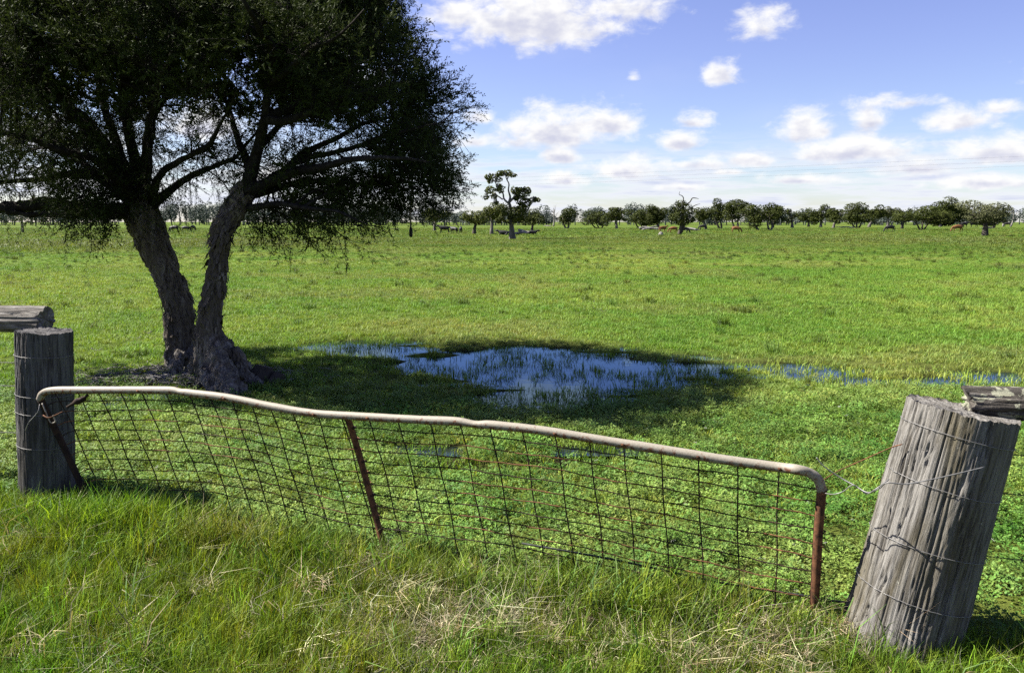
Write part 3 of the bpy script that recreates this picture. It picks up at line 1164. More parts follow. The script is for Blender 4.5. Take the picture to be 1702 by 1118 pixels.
def build_log(name, mat, a, b, ra, rb, seed, label, flat=1.0):
    L_ = np.linalg.norm(b - a)
    d = (b - a) / L_
    w = np.cross(d, (0, 0, 1.0))
    w /= np.linalg.norm(w)
    up = np.cross(w, d)
    n, sides = 90, 64
    s = np.linspace(0, L_, n)
    th = np.linspace(0, 2 * pi, sides, endpoint=False)
    TH, S = np.meshgrid(th, s)
    R = ra + (rb - ra) * S / L_
    R = R * (1 + .16 * np.cos(2 * TH + seed)) + (fbm(np.stack([np.cos(TH) * 2, np.sin(TH) * 2, S * 2 + seed], -1), 3) - .5) * ra * .45
    g = fbm(np.stack([np.cos(TH) * 2.6, np.sin(TH) * 2.6, S * 1.1 + seed], -1), 3, .55)
    R = R - 0.012 * np.clip(np.exp(-((g - .5) / .03) ** 2) + np.exp(-((g - .62) / .02) ** 2), 0, 1)
    R = R + (fbm(np.stack([np.cos(TH) * 14, np.sin(TH) * 14, S * 5 + seed], -1), 3, .6) - .5) * .018
    loc = np.stack([S + (fbm(np.stack([np.cos(TH) * 3, np.sin(TH) * 3, 0 * S + seed], -1), 2) - .5) * .05, R * np.cos(TH), R * np.sin(TH) * flat], -1)
    mb = MB()
    i = np.arange(n - 1)[:, None] * sides
    j = np.arange(sides)[None, :]
    j2 = (j + 1) % sides
    mb.add(loc, np.stack([i + j, i + sides + j, i + sides + j2, i + j2], -1))
    caps = []
    for row, sg in ((loc[0], 1), (loc[-1], -1)):
        rows = [row]
        c = row.mean(0)
        for f in (.85, .6, .3):
            r = c + (row - c) * f
            r[:, 0] += sg * (fbm(np.stack([r[:, 1] * 60, r[:, 2] * 60, np.full(sides, seed)], -1), 3)) * .012
            rows.append(r)
        vv = np.vstack([np.array(rows).reshape(-1, 3), c + np.array([sg * .008, 0, 0])])
        i = np.arange(3)[:, None] * sides
        q = np.stack([i + j, i + j2, i + sides + j2, i + sides + j], -1)
        t = [(3 * sides + k, 3 * sides + (k + 1) % sides, 4 * sides) for k in range(sides)]
        m2 = MB()
        m2.add(vv, q, t)
        caps.append(m2)
    M4 = Matrix.Translation(Vector(a)) @ Matrix((Vector(d), Vector(w), Vector(up))).transposed().to_4x4()
    root = empty(name, a, label, 'fence rail')
    for m_, nm in ((mb, 'log_body'), (caps[0], 'sawn_end'), (caps[1], 'sawn_end')):
        o = m_.build(nm, mat)
        o.matrix_world = M4
        adopt(root, o)
    return root


lr = 30 / F * YP
build_log('fence_rail', m_lichen(), P(1606, 671, YP + .06) + np.array([0, 0, .012]), PR2 + np.array([0.2, .06, .93]), lr, lr * 1.15, 2.0,
          'lichen spotted dark log resting on the leaning post top', .8)
lr2 = 20 / F * (YQ + .12)
build_log('fence_rail', m_splitlog(), P(76, 531, YQ + .2), PL2 + np.array([-.2, .1, 1.02]), lr2 * 1.05, lr2 * 1.0, 4.0,
          'short pale split log lying behind the upright dark post', .95)


# ------------------------------------------------------------------ the gate
RAILX = np.array([66, 72, 90, 150, 230, 285, 300, 320, 380, 450, 520, 600, 700, 760, 790, 820, 900, 1000, 1100, 1200, 1290])
RAILY = np.array([664, 653, 648.5, 648, 648, 648.5, 650, 653.5, 661, 675, 686.5, 692, 697.5, 700, 703.5, 706, 715, 731, 747, 763, 775.5])
SHX = np.array([40, 160, 272, 430, 570, 620, 713, 814, 1035, 1159, 1225, 1294, 1372])
SHV = np.array([80, 72, 66, 58, 53, 51, 44, 39, 22, 10, 3, -5, -14])


def gdepth(px):
    """the gate stands in one upright plane"""
    t = (px - 132) / (1358 - 132.0)
    return 1.0 / ((1 - t) / GL[1] + t / GR[1])


def gh(px):
    """pixel height of ten wire rows under the rail"""
    return np.interp(px, [60, 400, 580, 850, 1100, 1294, 1372], [162, 172, 187, 205, 217, 228, 232])


def bow(u, v):
    """dents in the mesh, metres towards the paddock"""
    return 0.035 * sin(u * 0.011 + 1.2) * sin(pi * v) + 0.012 * sin(u * 0.047)


def gpt(px, v, jit=0.0):
    """place on the mesh under rail pixel px; v = 0 rail, 1 bottom wire"""
    ry = np.interp(px, RAILX, RAILY)
    if px > 1290:
        ry = np.interp(px, [1290, 1372], [775.5, 789])
    sh = np.interp(px, SHX, SHV)
    x = px + sh * v ** 0.92
    y = ry + gh(px) * v
    return P(x, y, gdepth(px) + bow(px, v) + jit)


def build_gate():
    root = empty('farm_gate', (*GL[:2], 0), 'sagging rusty wire mesh farm gate with a bent cream top rail', 'gate')
    pr = 0.0205
    # top rail runs on round the corner
    rail = [P(x_, y_, gdepth(x_)) for x_, y_ in zip(RAILX, RAILY)]
    rail += [P(x_, y_, gdepth(1366)) for x_, y_ in ((1325, 780), (1346, 786), (1360, 797), (1366, 815))]
    pts = catmull(np.array(rail), 260)

    def dents(p, a, r):
        n = fbm(p * 9.0, 3) - .5
        return (n * 0.004)[:, None] * np.ones(len(a)) - .006 * np.exp(-((p[:, 0] - rail[6][0]) / .03) ** 2)[:, None] * np.clip(-np.sin(a), 0, 1) \
            - .008 * np.exp(-((p[:, 0] - rail[14][0]) / .05) ** 2)[:, None] * np.clip(-np.sin(a), 0, 1)
    mb = MB()
    mb.tube(pts, pr, 14, True, dents)
    top_rail = mb.build('top_rail', M_PIPE)
    adopt(root, top_rail)

    def upright(path, r, mat, nm):
        m_ = MB()
        m_.tube(catmull(np.array(path), 30), r, 12, True)
        o = m_.build(nm, mat)
        adopt(root, o)
        return o
    upright([P(1366, 812, gdepth(1366)), gpt(1366, .4), gpt(1366, .8), gpt(1366, 1.24)], pr * .93, M_RUST, 'end_upright')
    upright([P(66, 662, gdepth(66)), gpt(66, .4), gpt(66, .8), gpt(66, 1.24)], pr * .93, M_RUSTD, 'end_upright')
    upright([gpt(577, 0), gpt(577, .35), gpt(577, .7), gpt(577, 1.24)], pr * .82, M_RUST, 'middle_upright')
    bot = MB()
    bot.tube(np.array([gpt(x_, 1.24) for x_ in np.linspace(70, 1364, 60)]), pr * .9, 10)
    adopt(root, bot.build('bottom_rail', M_RUSTD))
    # mesh: rows and columns, each wire a part
    rng = random.Random(5)
    V_ = [0.105 + 0.0995 * k for k in range(10)]
    for a, b in ((70, 577), (577, 1366)):
        for k, v in enumerate(V_):
            xs = np.linspace(a, b, 46)
            ph = rng.uniform(0, 6)
            p = np.array([gpt(x_, v + .006 * sin(x_ * .03 + ph) + .003 * sin(x_ * .11 + ph), -.004) for x_ in xs])
            if b == 1366 and k > 0:
                pass
            # turned round the pipe at either end
            e = gpt(b, v)
            p = np.vstack([p, e + np.array([.012, -.028, .0]), e + np.array([.03, 0.0, -.002]), e + np.array([.008, .027, 0])])
            m_ = MB()
            m_.tube(p, 0.0029, 5)
            adopt(root, m_.build('mesh_row_wire', M_RUST if (k * 7 + (a > 100) * 3) % 3 else M_RUSTD))
    cols = [90, 126, 162, 197, 234, 272, 312, 348, 382, 415, 448, 485, 526, 566, 613, 661, 713, 764, 814, 867, 922, 978, 1035, 1097, 1159, 1225, 1294]
    for c in cols:
        ph = rng.uniform(0, 6)
        p = np.array([gpt(c + 1.2 * sin(v * 9 + ph), v) for v in np.linspace(0.02, 1.2, 26)])
        m_ = MB()
        m_.tube(p, 0.0032, 5)
        adopt(root, m_.build('mesh_column_wire', M_RUSTD))
    # weld lugs along the rail
    for c in (155, 232, 302, 375, 448, 523, 612, 712, 814, 922, 1035, 1159, 1294):
        q = gpt(c, 0.0) + np.array([0, -pr * .82, -.002])
        m_ = MB()
        m_.tube(np.array([q + np.array([-.008, 0, .004]), q + np.array([0, -.004, 0]), q + np.array([.007, .002, -.005])]), [.004, .0065, .004], 7)
        adopt(top_rail, m_.build('weld_lug', M_RUST))
    # hinge: a dark bolt and a twist of wire at the hanging post
    h = gpt(100, .18)
    m_ = MB()
    m_.tube(catmull(np.array([P(146, 656, GL[1] - .03), P(136, 664, GL[1] - .03), P(126, 668, GL[1] - .03), P(112, 676, GL[1] + .0)]), 14), [.008] * 3 + [.016] * 4 + [.02, .019, .014, .009, .009, .008, .008], 9)
    bolt = m_.build('hinge_bolt', M_RUSTD)
    adopt(root, bolt)
    m_ = MB()
    m_.tube(catmull(np.array([P(104, 684, GL[1] - .05), P(92, 690, GL[1] - .07), P(80, 694, GL[1] - .08), P(72, 690, GL[1] - .06)]), 14), .004, 6)
    adopt(bolt, m_.build('hinge_rod', M_RUST))
    m_ = MB()
    m_.tube(catmull(np.array([P(70, 670, GL[1] - .06), P(76, 684, GL[1] - .07), P(84, 702, GL[1] - .07), P(92, 700, GL[1] - .06), P(88, 690, GL[1] - .06)]), 20), .004, 6)
    adopt(bolt, m_.build('hinge_loop', M_PIPE))


build_gate()


def wire(name, pts, r, mat, label, cat='wire', n=40, sides=6, group=None):
    mb = MB()
    mb.tube(catmull(np.array(pts), n), r, sides)
    return tag(mb.build(name, mat), label, cat, group)


YF = YP - pr_rad          # front of the leaning post
wire('tie_wire', [P(1357, 760, YP - .02), P(1370, 775, YP - .03), P(1398, 794, YP - .05), P(1420, 806, YP - .09), P(1442, 818, YP - .14), P(1462, 811, YP - .2), P(1474, 802, YF - .05), P(1505, 804, YF - .06), P(1545, 797, YF - .07), P(1590, 787, YF - .07), P(1636, 776, YF - .05)],
     0.0025, M_WIRE, 'loose grey tie wire lying across the leaning post', n=70)
wire('tie_wire', [P(1366, 799, GR[1]), P(1392, 783, YP - .01), P(1430, 766, YP - .01), P(1480, 744, YP - .03), P(1500, 738, YP - .05)], .0022, M_RUST,
     'rusty straight wire running from gate corner to leaning post')
wire('tie_wire', [P(1366, 818, GR[1]), P(1385, 821, YP - .03), P(1402, 816, YP - .06), P(1414, 807, YP - .1), P(1424, 808, YP - .1), P(1440, 820, YP - .13), P(1456, 812, YP - .2), P(1478, 796, YF + .03)], .0021, M_WIRE,
     'curled wire hooking the gate end to the leaning post')
wire('black_cable', [gpt(830, 1.0) + np.array([0, .06, -.0]), gpt(1000, .98) + np.array([0, .06, 0]), gpt(1200, .96) + np.array([0, .05, 0]), P(1330, 988, GR[1] + .05), P(1372, 997, GR[1] + .03), P(1420, 1001, GR[1] + .0)],
     .0048, M_BLACK, 'black cable threaded along the foot of the gate mesh', 'cable')
wire('tie_wire', [P(66, 672, YQ - pl_rad - .03), P(63, 684, YQ - pl_rad - .05), P(55, 694, YQ - pl_rad - .04), P(48, 702, YQ - pl_rad - .03), P(42, 716, YQ - pl_rad - .01)], .0028, M_WIRE,
     'short pale wire end twisted at the hanging post')


def barbed(name, a, b, label, sag=.02, barbs=True, group=None):
    n = 60
    t = np.linspace(0, 1, n)[:, None]
    p = a * (1 - t) + b * t
    p[:, 2] -= sag * 4 * (t * (1 - t))[:, 0]
    root = empty(name, a, label, 'fence wire', group)
    L_ = np.linalg.norm(b - a)
    m_ = MB()
    nn = int(L_ / .012)
    tt = np.linspace(0, 1, nn)[:, None]
    base = a * (1 - tt) + b * tt
    base[:, 2] -= sag * 4 * (tt * (1 - tt))[:, 0]
    for ph in (0, pi):
        an = np.linspace(0, L_ / .05 * 2 * pi, nn) + ph
        off = np.stack([0 * an, np.cos(an) * .0022, np.sin(an) * .0022], -1)
        m_.tube(base + off, .0014, 4, False)
    adopt(root, m_.build('twisted_strand', M_DARKWIRE))
    if barbs:
        for s in np.arange(.07, L_, .13):
            k = s / L_
            c = a * (1 - k) + b * k
            c[2] -= sag * 4 * k * (1 - k)
            q = MB()
            d = np.array([.3, .4, .85]) * .016
            q.tube(np.array([c - d, c + d]), .0016, 4)
            d = np.array([-.4, .5, .75]) * .016
            q.tube(np.array([c - d, c + d]), .0016, 4)
            adopt(root, q.build('barb', M_DARKWIRE))
    return root


for k, (py, lab) in enumerate(((752, 'upper'), (816, 'middle'), (920, 'lower'))):
    a = P(1650 - (py - 740) * .25, py, YP + .03)
    b = PR2 + np.array([-.1, .0, a[2] + .01])
    barbed('barbed_wire', a, b, '%s dark barbed strand strung from the leaning grey post' % lab, .015)
for k, (py, lab) in enumerate(((603, 'upper'), (642, 'middle'), (720, 'lower'))):
    a = P(42, py, YQ + .02)
    b = PL2 + np.array([.1, 0, a[2] - .01])
    barbed('fence_wire', a, b, '%s wire strand strung from the upright dark post' % lab, .02, False)


# ------------------------------------------------------------------ the big paperbark
def bark_fun(seed, amp, stretch=1.6, lobes=None):
    def f(p, a, r):
        s = np.concatenate([[0], np.cumsum(np.linalg.norm(np.diff(p, axis=0), axis=1))])
        A, S = np.meshgrid(a, s)
        q = np.stack([np.cos(A) * 3.2, np.sin(A) * 3.2, S * stretch + seed], -1)
        q2 = np.stack([np.cos(A) * 8 + S * .8, np.sin(A) * 8, S * stretch * 2.2 + seed * 2], -1)
        d = (fbm(q, 4, .55) - .5) * amp * 2.2 + np.clip((fbm(q2, 3, .6) - .5) * 3, -.6, 1) * amp * .55
        if lobes is not None:
            k, hgt, am = lobes
            d = d + am * np.exp(-S / hgt) * (0.55 + np.cos(k * A + seed) * .6 + .35 * np.cos((k + 2) * A + 1.3 * seed))
        return d
    return f


def spray_mesh(mb, pos, dirs, L, nl, rng, leafL, leafW, droop=0.0):
    """twiglets with narrow leaves, all vectorised; pos, dirs (N,3)"""
    N = len(pos)
    t = np.linspace(0.12, 1.0, nl)[None, :, None]
    ln = L * rng.uniform(.6, 1.3, (N, 1, 1))
    base = pos[:, None, :] + dirs[:, None, :] * (t * ln)
    base[..., 2] -= droop * (t[..., 0] * ln[..., 0]) ** 2 / L
    ref = np.where(np.abs(dirs[:, 2:3]) < .9, np.array([[0, 0, 1.0]]), np.array([[1.0, 0, 0]]))
    u = np.cross(dirs, ref)
    u /= np.linalg.norm(u, axis=1)[:, None]
    w = np.cross(dirs, u)
    ang = rng.uniform(0, 2 * pi, (N, nl, 1))
    sp = rng.uniform(.35, .95, (N, nl, 1))
    side = u[:, None] * np.cos(ang) + w[:, None] * np.sin(ang)
    d = dirs[:, None] * (1 - .55 * sp) + side * sp
    d /= np.linalg.norm(d, axis=2)[..., None]
    lw = np.cross(d, rng.normal(0, 1, (N, nl, 3)))
    lw /= np.linalg.norm(lw, axis=2)[..., None] + 1e-9
    LL = leafL * rng.uniform(.6, 1.3, (N, nl, 1))
    WW = leafW * rng.uniform(.7, 1.2, (N, nl, 1)) * .5
    v = np.stack([base, base + d * LL * .5 + lw * WW, base + d * LL, base + d * LL * .5 - lw * WW], 2).reshape(-1, 3)
    k = np.arange(N * nl)[:, None] * 4
    mb.add(v, k + np.array([[0, 1, 2, 3]]))


def build_big_tree():
    rng = np.random.default_rng(77)
    YL, YR = TREE_L[1], TREE_R[1] + .12
    root = empty('paperbark_tree', (TREE_R[0] - .2, (YL + YR) / 2, 0), 'large dark twin trunked paperbark tree shading the flooded hollow', 'tree')
    mpl = YL / F

    def centre(pts, Y):
        return catmull(np.array([[*P(px, py, Y + dy), w_ * .9 * (Y + dy) / F / 2] for px, py, w_, dy in pts]), 90)

    def stem(c, roots, seed, nm):
        """one skin over stem and root buttresses, then shaggy bark"""
        m_ = MB()
        m_.tube(c[:, :3], c[:, 3], 36, True, bark_fun(seed, .012, 1.3))
        for px, py, h, r in roots:
            g = G(px, py)
            s_ = c[int(np.argmin(abs(c[:, 2] - h)))]
            out = (g - s_[:3]) * np.array([1, 1, 0])
            out /= np.linalg.norm(out)
            a0 = s_[:3] + out * s_[3] * .35
            mid = a0 * .42 + g * .58 + np.array([rng.normal(0, .02), rng.normal(0, .02), .04])
            end = g + out * .22
            end[2] = -.10
            q = catmull(np.array([[*(a0 + np.array([0, 0, .14])), r * .5], [*a0, r * .95], [*mid, r], [*(g + np.array([0, 0, .0])), r * .8], [*end, r * .3]]), 30)
            q[:, :2] += (fbm(q[:, :3] * 7 + px, 2)[:, None] - .5) * .06
            m_.tube(q[:, :3], q[:, 3], 16, True, bark_fun(seed + px, .02, 4.0))
        tmp = m_.build('tmp', M_BARK)
        md = tmp.modifiers.new('r', 'REMESH')
        md.mode = 'VOXEL'
        md.voxel_size = .0105
        dg = bpy.context.evaluated_depsgraph_get()
        me = bpy.data.meshes.new_from_object(tmp.evaluated_get(dg))
        bpy.data.objects.remove(tmp)
        n = len(me.vertices)
        co = np.zeros(n * 3, np.float32)
        me.vertices.foreach_get('co', co)
        co = co.reshape(-1, 3).astype(float)
        # relax the voxel steps a little before the bark goes on
        ed = np.zeros(len(me.edges) * 2, np.int32)
        me.edges.foreach_get('vertices', ed)
        ed = ed.reshape(-1, 2)
        for _ in range(3):
            acc, cnt = np.zeros_like(co), np.zeros(n)
            for a_, b_ in ((0, 1), (1, 0)):
                np.add.at(acc, ed[:, a_], co[ed[:, b_]])
                np.add.at(cnt, ed[:, a_], 1)
            co = co * .4 + .6 * acc / cnt[:, None]
        me.vertices.foreach_set('co', co.astype(np.float32).ravel())
        me.update()
        no = np.zeros(n * 3, np.float32)
        me.vertices.foreach_get('normal', no)
        no = no.reshape(-1, 3).astype(float)
        wob = (fbm(co * 2.5 + seed, 3) - .5)[:, None] * np.array([3.0, 3.0, 0])
        strip = fbm(co * np.array([13, 13, 2.4]) + wob + seed, 4, .55)
        fine = fbm(co * np.array([34, 34, 9]) + wob * 2 + seed, 3, .6)
        ridge = np.clip(1 - np.abs(strip - .5) * 7, 0, 1)
        gn = np.exp(-np.clip(co[:, 2] - .1, 0, 9) / .35)
        knob = fbm(co * 11 + seed * 3, 4, .6) - .5
        crev = np.clip(1 - np.abs(fine - .52) * 9, 0, 1)
        d = -.028 * ridge + (strip - .5) * .035 + (fine - .5) * .03 - .014 * crev + knob * .03 * gn
        co = co + no * d[:, None]
        me.vertices.foreach_set('co', co.astype(np.float32).ravel())
        me.polygons.foreach_set('use_smooth', np.ones(len(me.polygons), bool))
        me.update()
        me.materials.clear()
        me.materials.append(M_BARK)
        o = bpy.data.objects.new(nm, me)
        COL.objects.link(o)
        adopt(root, o)
    cl = centre([(298, 634, 60, 0), (300, 605, 58, 0), (301, 560, 57, 0), (296, 505, 56, 0), (276, 452, 53, .02), (256, 408, 58, .05), (240, 366, 66, .1), (232, 335, 52, .15), (228, 312, 40, .2)], YL)
    cr = centre([(362, 672, 70, 0), (360, 640, 66, 0), (352, 600, 58, 0), (347, 555, 49, 0), (352, 505, 43, 0), (361, 460, 40, 0), (364, 415, 40, 0), (370, 385, 42, 0), (382, 358, 44, .05), (397, 332, 44, .1), (409, 308, 38, .15)], YR)
    stem(cl, [(278, 610, .24, .07), (288, 624, .2, .06), (322, 612, .25, .07)], 2.0, 'trunk')
    stem(cr, [(424, 640, .52, .085), (404, 656, .5, .09), (378, 664, .36, .085), (334, 640, .42, .075), (318, 622, .34, .06), (410, 616, .48, .085), (392, 662, .4, .07), (352, 658, .3, .07)], 5.0, 'trunk')
    # flaps of peeling bark
    fl = MB()
    for c, n in ((cl, 330), (cr, 420)):
        for _ in range(n):
            k = rng.integers(3, len(c) - 4)
            p, r = c[k][:3], c[k][3]
            a = rng.uniform(0, 2 * pi)
            out = np.array([cos(a), sin(a), 0])
            tn = np.array([-sin(a), cos(a), 0])
            ax = c[k + 2][:3] - c[k - 2][:3]
            ax /= np.linalg.norm(ax)
            Lf, wf = rng.uniform(.03, .11), rng.uniform(.008, .024)
            s0 = p + out * (r * 1.02)
            lift = rng.uniform(.15, .75)
            sg = -1 if rng.uniform() < .75 else 1
            s1 = s0 + ax * sg * Lf * .6 + out * Lf * lift * .35
            s2 = s0 + ax * sg * Lf + out * Lf * lift
            q = rng.uniform(.3, 1)
            fl.add([s0 - tn * wf, s0 + tn * wf, s1 + tn * wf * .9, s1 - tn * wf * .9, s2 + tn * wf * .5 * q, s2 - tn * wf * .3 * q], [(0, 1, 2, 3), (3, 2, 4, 5)])
    f = fl.build('bark_flaps', M_BARK)
    f['kind'] = 'stuff'
    adopt(root, f)

    # limbs: pixel paths with a depth of their own; (px, py, depth offset)
    LIMBS = [
        ('L', 34, [(232, 350, .1), (205, 310, -.1), (155, 235, -.5), (95, 165, -.9), (40, 85, -1.2), (0, 20, -1.4)]),
        ('L', 30, [(228, 345, .1), (190, 318, .1), (140, 292, .1), (70, 292, .0), (-10, 305, -.2), (-110, 330, -.3)]),
        ('L', 30, [(230, 320, .2), (190, 240, .5), (165, 150, .8), (145, 60, 1.0), (135, -40, 1.1)]),
        ('L', 32, [(232, 320, .2), (217, 230, 0), (203, 140, -.3), (188, 50, -.6), (182, -40, -.7)]),
        ('L', 26, [(238, 320, .2), (246, 245, .4), (262, 190, .8), (300, 140, 1.2), (345, 80, 1.5), (370, 0, 1.6)]),
        ('L', 26, [(250, 345, .1), (270, 326, .1), (300, 305, .2), (345, 278, .5), (385, 262, .8), (430, 225, 1.2), (470, 160, 1.4)]),
        ('L', 22, [(248, 330, .1), (268, 290, -.3), (320, 262, -.8), (365, 215, -1.3), (390, 150, -1.6)]),
        ('L', 24, [(225, 335, .1), (170, 300, .8), (110, 245, 1.4), (50, 200, 1.8), (-40, 140, 2.0)]),
        ('L', 22, [(222, 335, .1), (160, 270, -.8), (80, 240, -1.3), (0, 215, -1.6), (-80, 190, -1.7)]),
        ('L', 20, [(240, 300, .2), (250, 200, -.9), (275, 110, -1.6), (300, 40, -1.8)]),
        ('L', 20, [(228, 300, .2), (120, 180, .2), (20, 120, .3), (-80, 60, .3)]),
        ('L', 22, [(226, 300, .2), (215, 200, 1.3), (230, 110, 1.9), (250, 30, 2.0)]),
        ('R', 36, [(400, 330, .1), (415, 285, .1), (430, 240, .0), (441, 190, -.2), (448, 140, -.3), (458, 80, -.5), (462, 10, -.6)]),
        ('R', 30, [(400, 322, .1), (452, 298, .2), (500, 268, .3), (545, 238, .5), (605, 212, .7), (690, 180, .8)]),
        ('R', 28, [(405, 318, .1), (470, 296, -.1), (530, 278, -.4), (600, 268, -.7), (665, 262, -.9), (720, 275, -1.0)]),
        ('R', 22, [(412, 325, .1), (470, 310, .5), (530, 296, .9), (590, 300, 1.2), (650, 302, 1.5), (700, 315, 1.6)]),
        ('R', 24, [(442, 195, -.2), (485, 172, .0), (535, 138, .4), (600, 95, .8), (650, 50, 1.0)]),
        ('R', 22, [(440, 200, -.2), (500, 190, -.4), (560, 160, -.4), (630, 140, -.2), (690, 130, -.1)]),
        ('R', 18, [(408, 345, .1), (460, 342, -.2), (520, 348, -.5), (575, 358, -.7), (610, 366, -.8)]),
        ('R', 20, [(415, 285, .1), (390, 220, .6), (370, 150, 1.0), (360, 60, 1.3)]),
        ('R', 20, [(425, 250, .0), (470, 200, 1.1), (510, 110, 1.7), (540, 30, 1.9)]),
        ('R', 18, [(448, 140, -.3), (500, 90, -.9), (560, 50, -1.2), (600, 10, -1.3)]),
        ('R', 18, [(455, 90, -.5), (430, 40, -1.2), (400, 0, -1.5), (380, -50, -1.5)]),
        ('R', 16, [(500, 268, .3), (560, 250, .2), (620, 225, .0), (690, 215, -.1), (735, 200, -.1)]),
    ]
    nodes, nrad = [], []
    for who, w0, path in LIMBS:
        Y = YL if who == 'L' else YR
        rows = [P(px, py, Y + dy) for px, py, dy in path]
        c = catmull(np.array(rows), 40)
        wob = np.stack([fbm(c * 1.9 + k * 31.0, 2) - .5 for k in range(3)], -1) * .22
        c = c + wob * np.linspace(0, 1, 40)[:, None] ** .5
        r0 = w0 * .72 / F * Y / 2
        r = r0 * (1 - np.linspace(0, 1, 40) ** .8 * .88)
        m_ = MB()
        m_.tube(c, r, 14, True, bark_fun(rng.uniform(0, 50), r0 * .16, 3.0))
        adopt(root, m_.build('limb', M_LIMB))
        nodes.append(c[5:])
        nrad.append(r[5:])
    # broken low limb with ragged ends, reaching out to the side
    for path, w0 in (([(215, 352, .0), (150, 348, -.1), (80, 340, -.2), (0, 344, -.3), (-90, 340, -.4)], 26), ([(180, 350, -.1), (120, 358, -.25), (60, 356, -.3), (10, 352, -.35)], 13)):
        c = catmull(np.array([P(px, py, YL + dy) for px, py, dy in path]), 60)
        c[:, 2] += (fbm(c * 6, 3) - .5) * .06
        r0 = w0 / F * YL / 2
        m_ = MB()
        m_.tube(c, r0 * (1 - .5 * np.linspace(0, 1, 60)), 14, True, bark_fun(w0, r0 * .4, 8.0))
        adopt(root, m_.build('limb', M_LIMB))
    nodes = np.vstack(nodes)
    nrad = np.concatenate(nrad)

    # ---- leaf clumps fill an umbrella-shaped crown with low skirts at its sides
    C = np.array([P(310, 300, YL)[0] + .1, YL + .25, 0])
    RX, RY = 2.8, 2.6
    clumps = []
    tries = 0
    holes = [(P(262, 215, YL), .42, 3, .34), (P(360, 250, YL), .52, 3, .34), (P(300, 300, YL), .5, 3, .25), (P(495, 240, YL), .5, 3, .2), (P(520, 312, YL), .45, 3, .2),
             (P(60, 318, YL), .5, 3, .13), (P(250, 290, YL), .5, 3, .25), (P(420, 320, YL), .35, 3, .2), (P(470, 270, YL), .3, 3, .25), (P(620, 335, YL), .25, 3, .1)]
    while len(clumps) < 760 and tries < 90000:
        tries += 1
        dx, dy = rng.uniform(-1, 1, 2)
        rho = hypot(dx, dy)
        if rho > 1:
            continue
        top = 1.95 + 2.95 * math.sqrt(1 - rho ** 2.4) + .25 * (rng.uniform() - .5)
        side = abs(dx) ** 2.2
        front = abs(dy)
        bot = 1.72 * side + (1 - side) * (2.75 + .35 * front)
        if rho < .5:
            bot = max(bot, 2.75)
        z = rng.uniform(1.6, 5.0)
        if z > top or z < bot:
            continue
        # leaf grows out where the light is
        dep = (top - z)
        if rng.uniform() > (1.0 if dep < .75 else .42 if dep < 1.4 else .22):
            continue
        q = np.array([C[0] + dx * RX, C[1] + dy * RY, z])
        bad = False
        for hc, hx, hy, hz in holes:
            if ((q[0] - hc[0]) / hx) ** 2 + ((q[1] - hc[1]) / hy) ** 2 + ((q[2] - hc[2]) / hz) ** 2 < 1.0:
                bad = True
        if bad and rng.uniform() > .4:
            continue
        if clumps and min(np.sum((np.array(clumps)[-200:] - q) ** 2, axis=1)) < .03:
            continue
        clumps.append(q)
    # foliage masses one can name in the photograph: low sprays under the crown, bright sprays at its front
    extra = [(110, 350, -.6), (150, 362, -.7), (185, 372, -.5), (125, 330, -.6), (170, 340, -.7), (90, 345, -.5), (60, 345, .2), (150, 380, -.3), (200, 350, -.7), (105, 365, -.2),
             (410, 368, -.5), (450, 372, -.6), (490, 380, -.7), (530, 372, -.8), (570, 365, -.8), (600, 360, -.6), (470, 355, .2), (540, 350, .3), (515, 395, -.7), (435, 385, -.5), (590, 340, .6), (560, 385, -.6),
             (640, 330, .6), (670, 315, -.3), (700, 325, -.2), (730, 305, -.3), (745, 318, -.5), (690, 290, .8), (720, 320, .4), (655, 345, .2), (680, 335, .9), (615, 350, 1.2), (635, 360, .2),
             (730, 285, .1), (700, 250, .4), (735, 240, 0), (748, 170, -.1), (740, 150, .3), (755, 190, .2), (720, 125, .2), (750, 300, .2), (725, 265, -.4),
             (470, 60, -2.2), (440, 40, -2.2), (500, 40, -2.1), (480, 90, -2.1), (400, 80, -2.1), (300, 150, -2.0), (315, 170, -1.9), (25, 45, -2.2), (350, 20, -2.1), (540, 70, -1.9),
             (300, 20, -2.0), (200, 60, -2.0), (110, 80, -2.0), (240, 120, -2.0), (150, 140, -1.8), (60, 150, -1.8), (330, 90, -2.0), (580, 120, -1.7), (620, 170, -1.5), (650, 110, -1.3), (560, 190, -1.5),
             (620, 60, -1.3), (90, 20, -2.0), (160, 20, -2.0), (30, 110, -2.0), (100, 200, -1.8), (40, 240, -1.6), (180, 200, -1.6)]
    for x0_, x1_, y0_, y1_, n_ in ((470, 740, 275, 345, 30), (10, 200, 230, 335, 16), (300, 440, 200, 330, 5)):
        for _ in range(n_):
            extra.append((rng.uniform(x0_, x1_), rng.uniform(y0_, y1_), rng.uniform(-1.3, 1.3)))
    for px, py, dy in extra:
        clumps.append(P(px - (14 if px > 690 else 0), py, YL + dy))
    clumps = np.array(clumps)
    br = MB()
    tw_p, tw_d = [], []
    for q in clumps:
        # join to a limb that lies inward and below
        dv = nodes - q
        cost = np.linalg.norm(dv, axis=1) + .9 * np.clip(dv[:, 2] + .02, 0, 9) - .25 * np.clip(nrad * 6, 0, .3)
        k = int(np.argmin(cost))
        s = nodes[k]
        d = q - s
        Ld = np.linalg.norm(d)
        mid = s + d * .5 + np.array([0, 0, .12 * Ld]) + rng.normal(0, .06, 3) * Ld
        c = catmull(np.array([s, mid, q]), 10)
        r0 = min(nrad[k] * .7, .006 + .011 * Ld)
        br.tube(c, np.linspace(r0, .0045, 10), 6, False)
        outw = (q - np.array([C[0], C[1], 2.1]))
        outw /= np.linalg.norm(outw)
        low = q[2] < 2.15
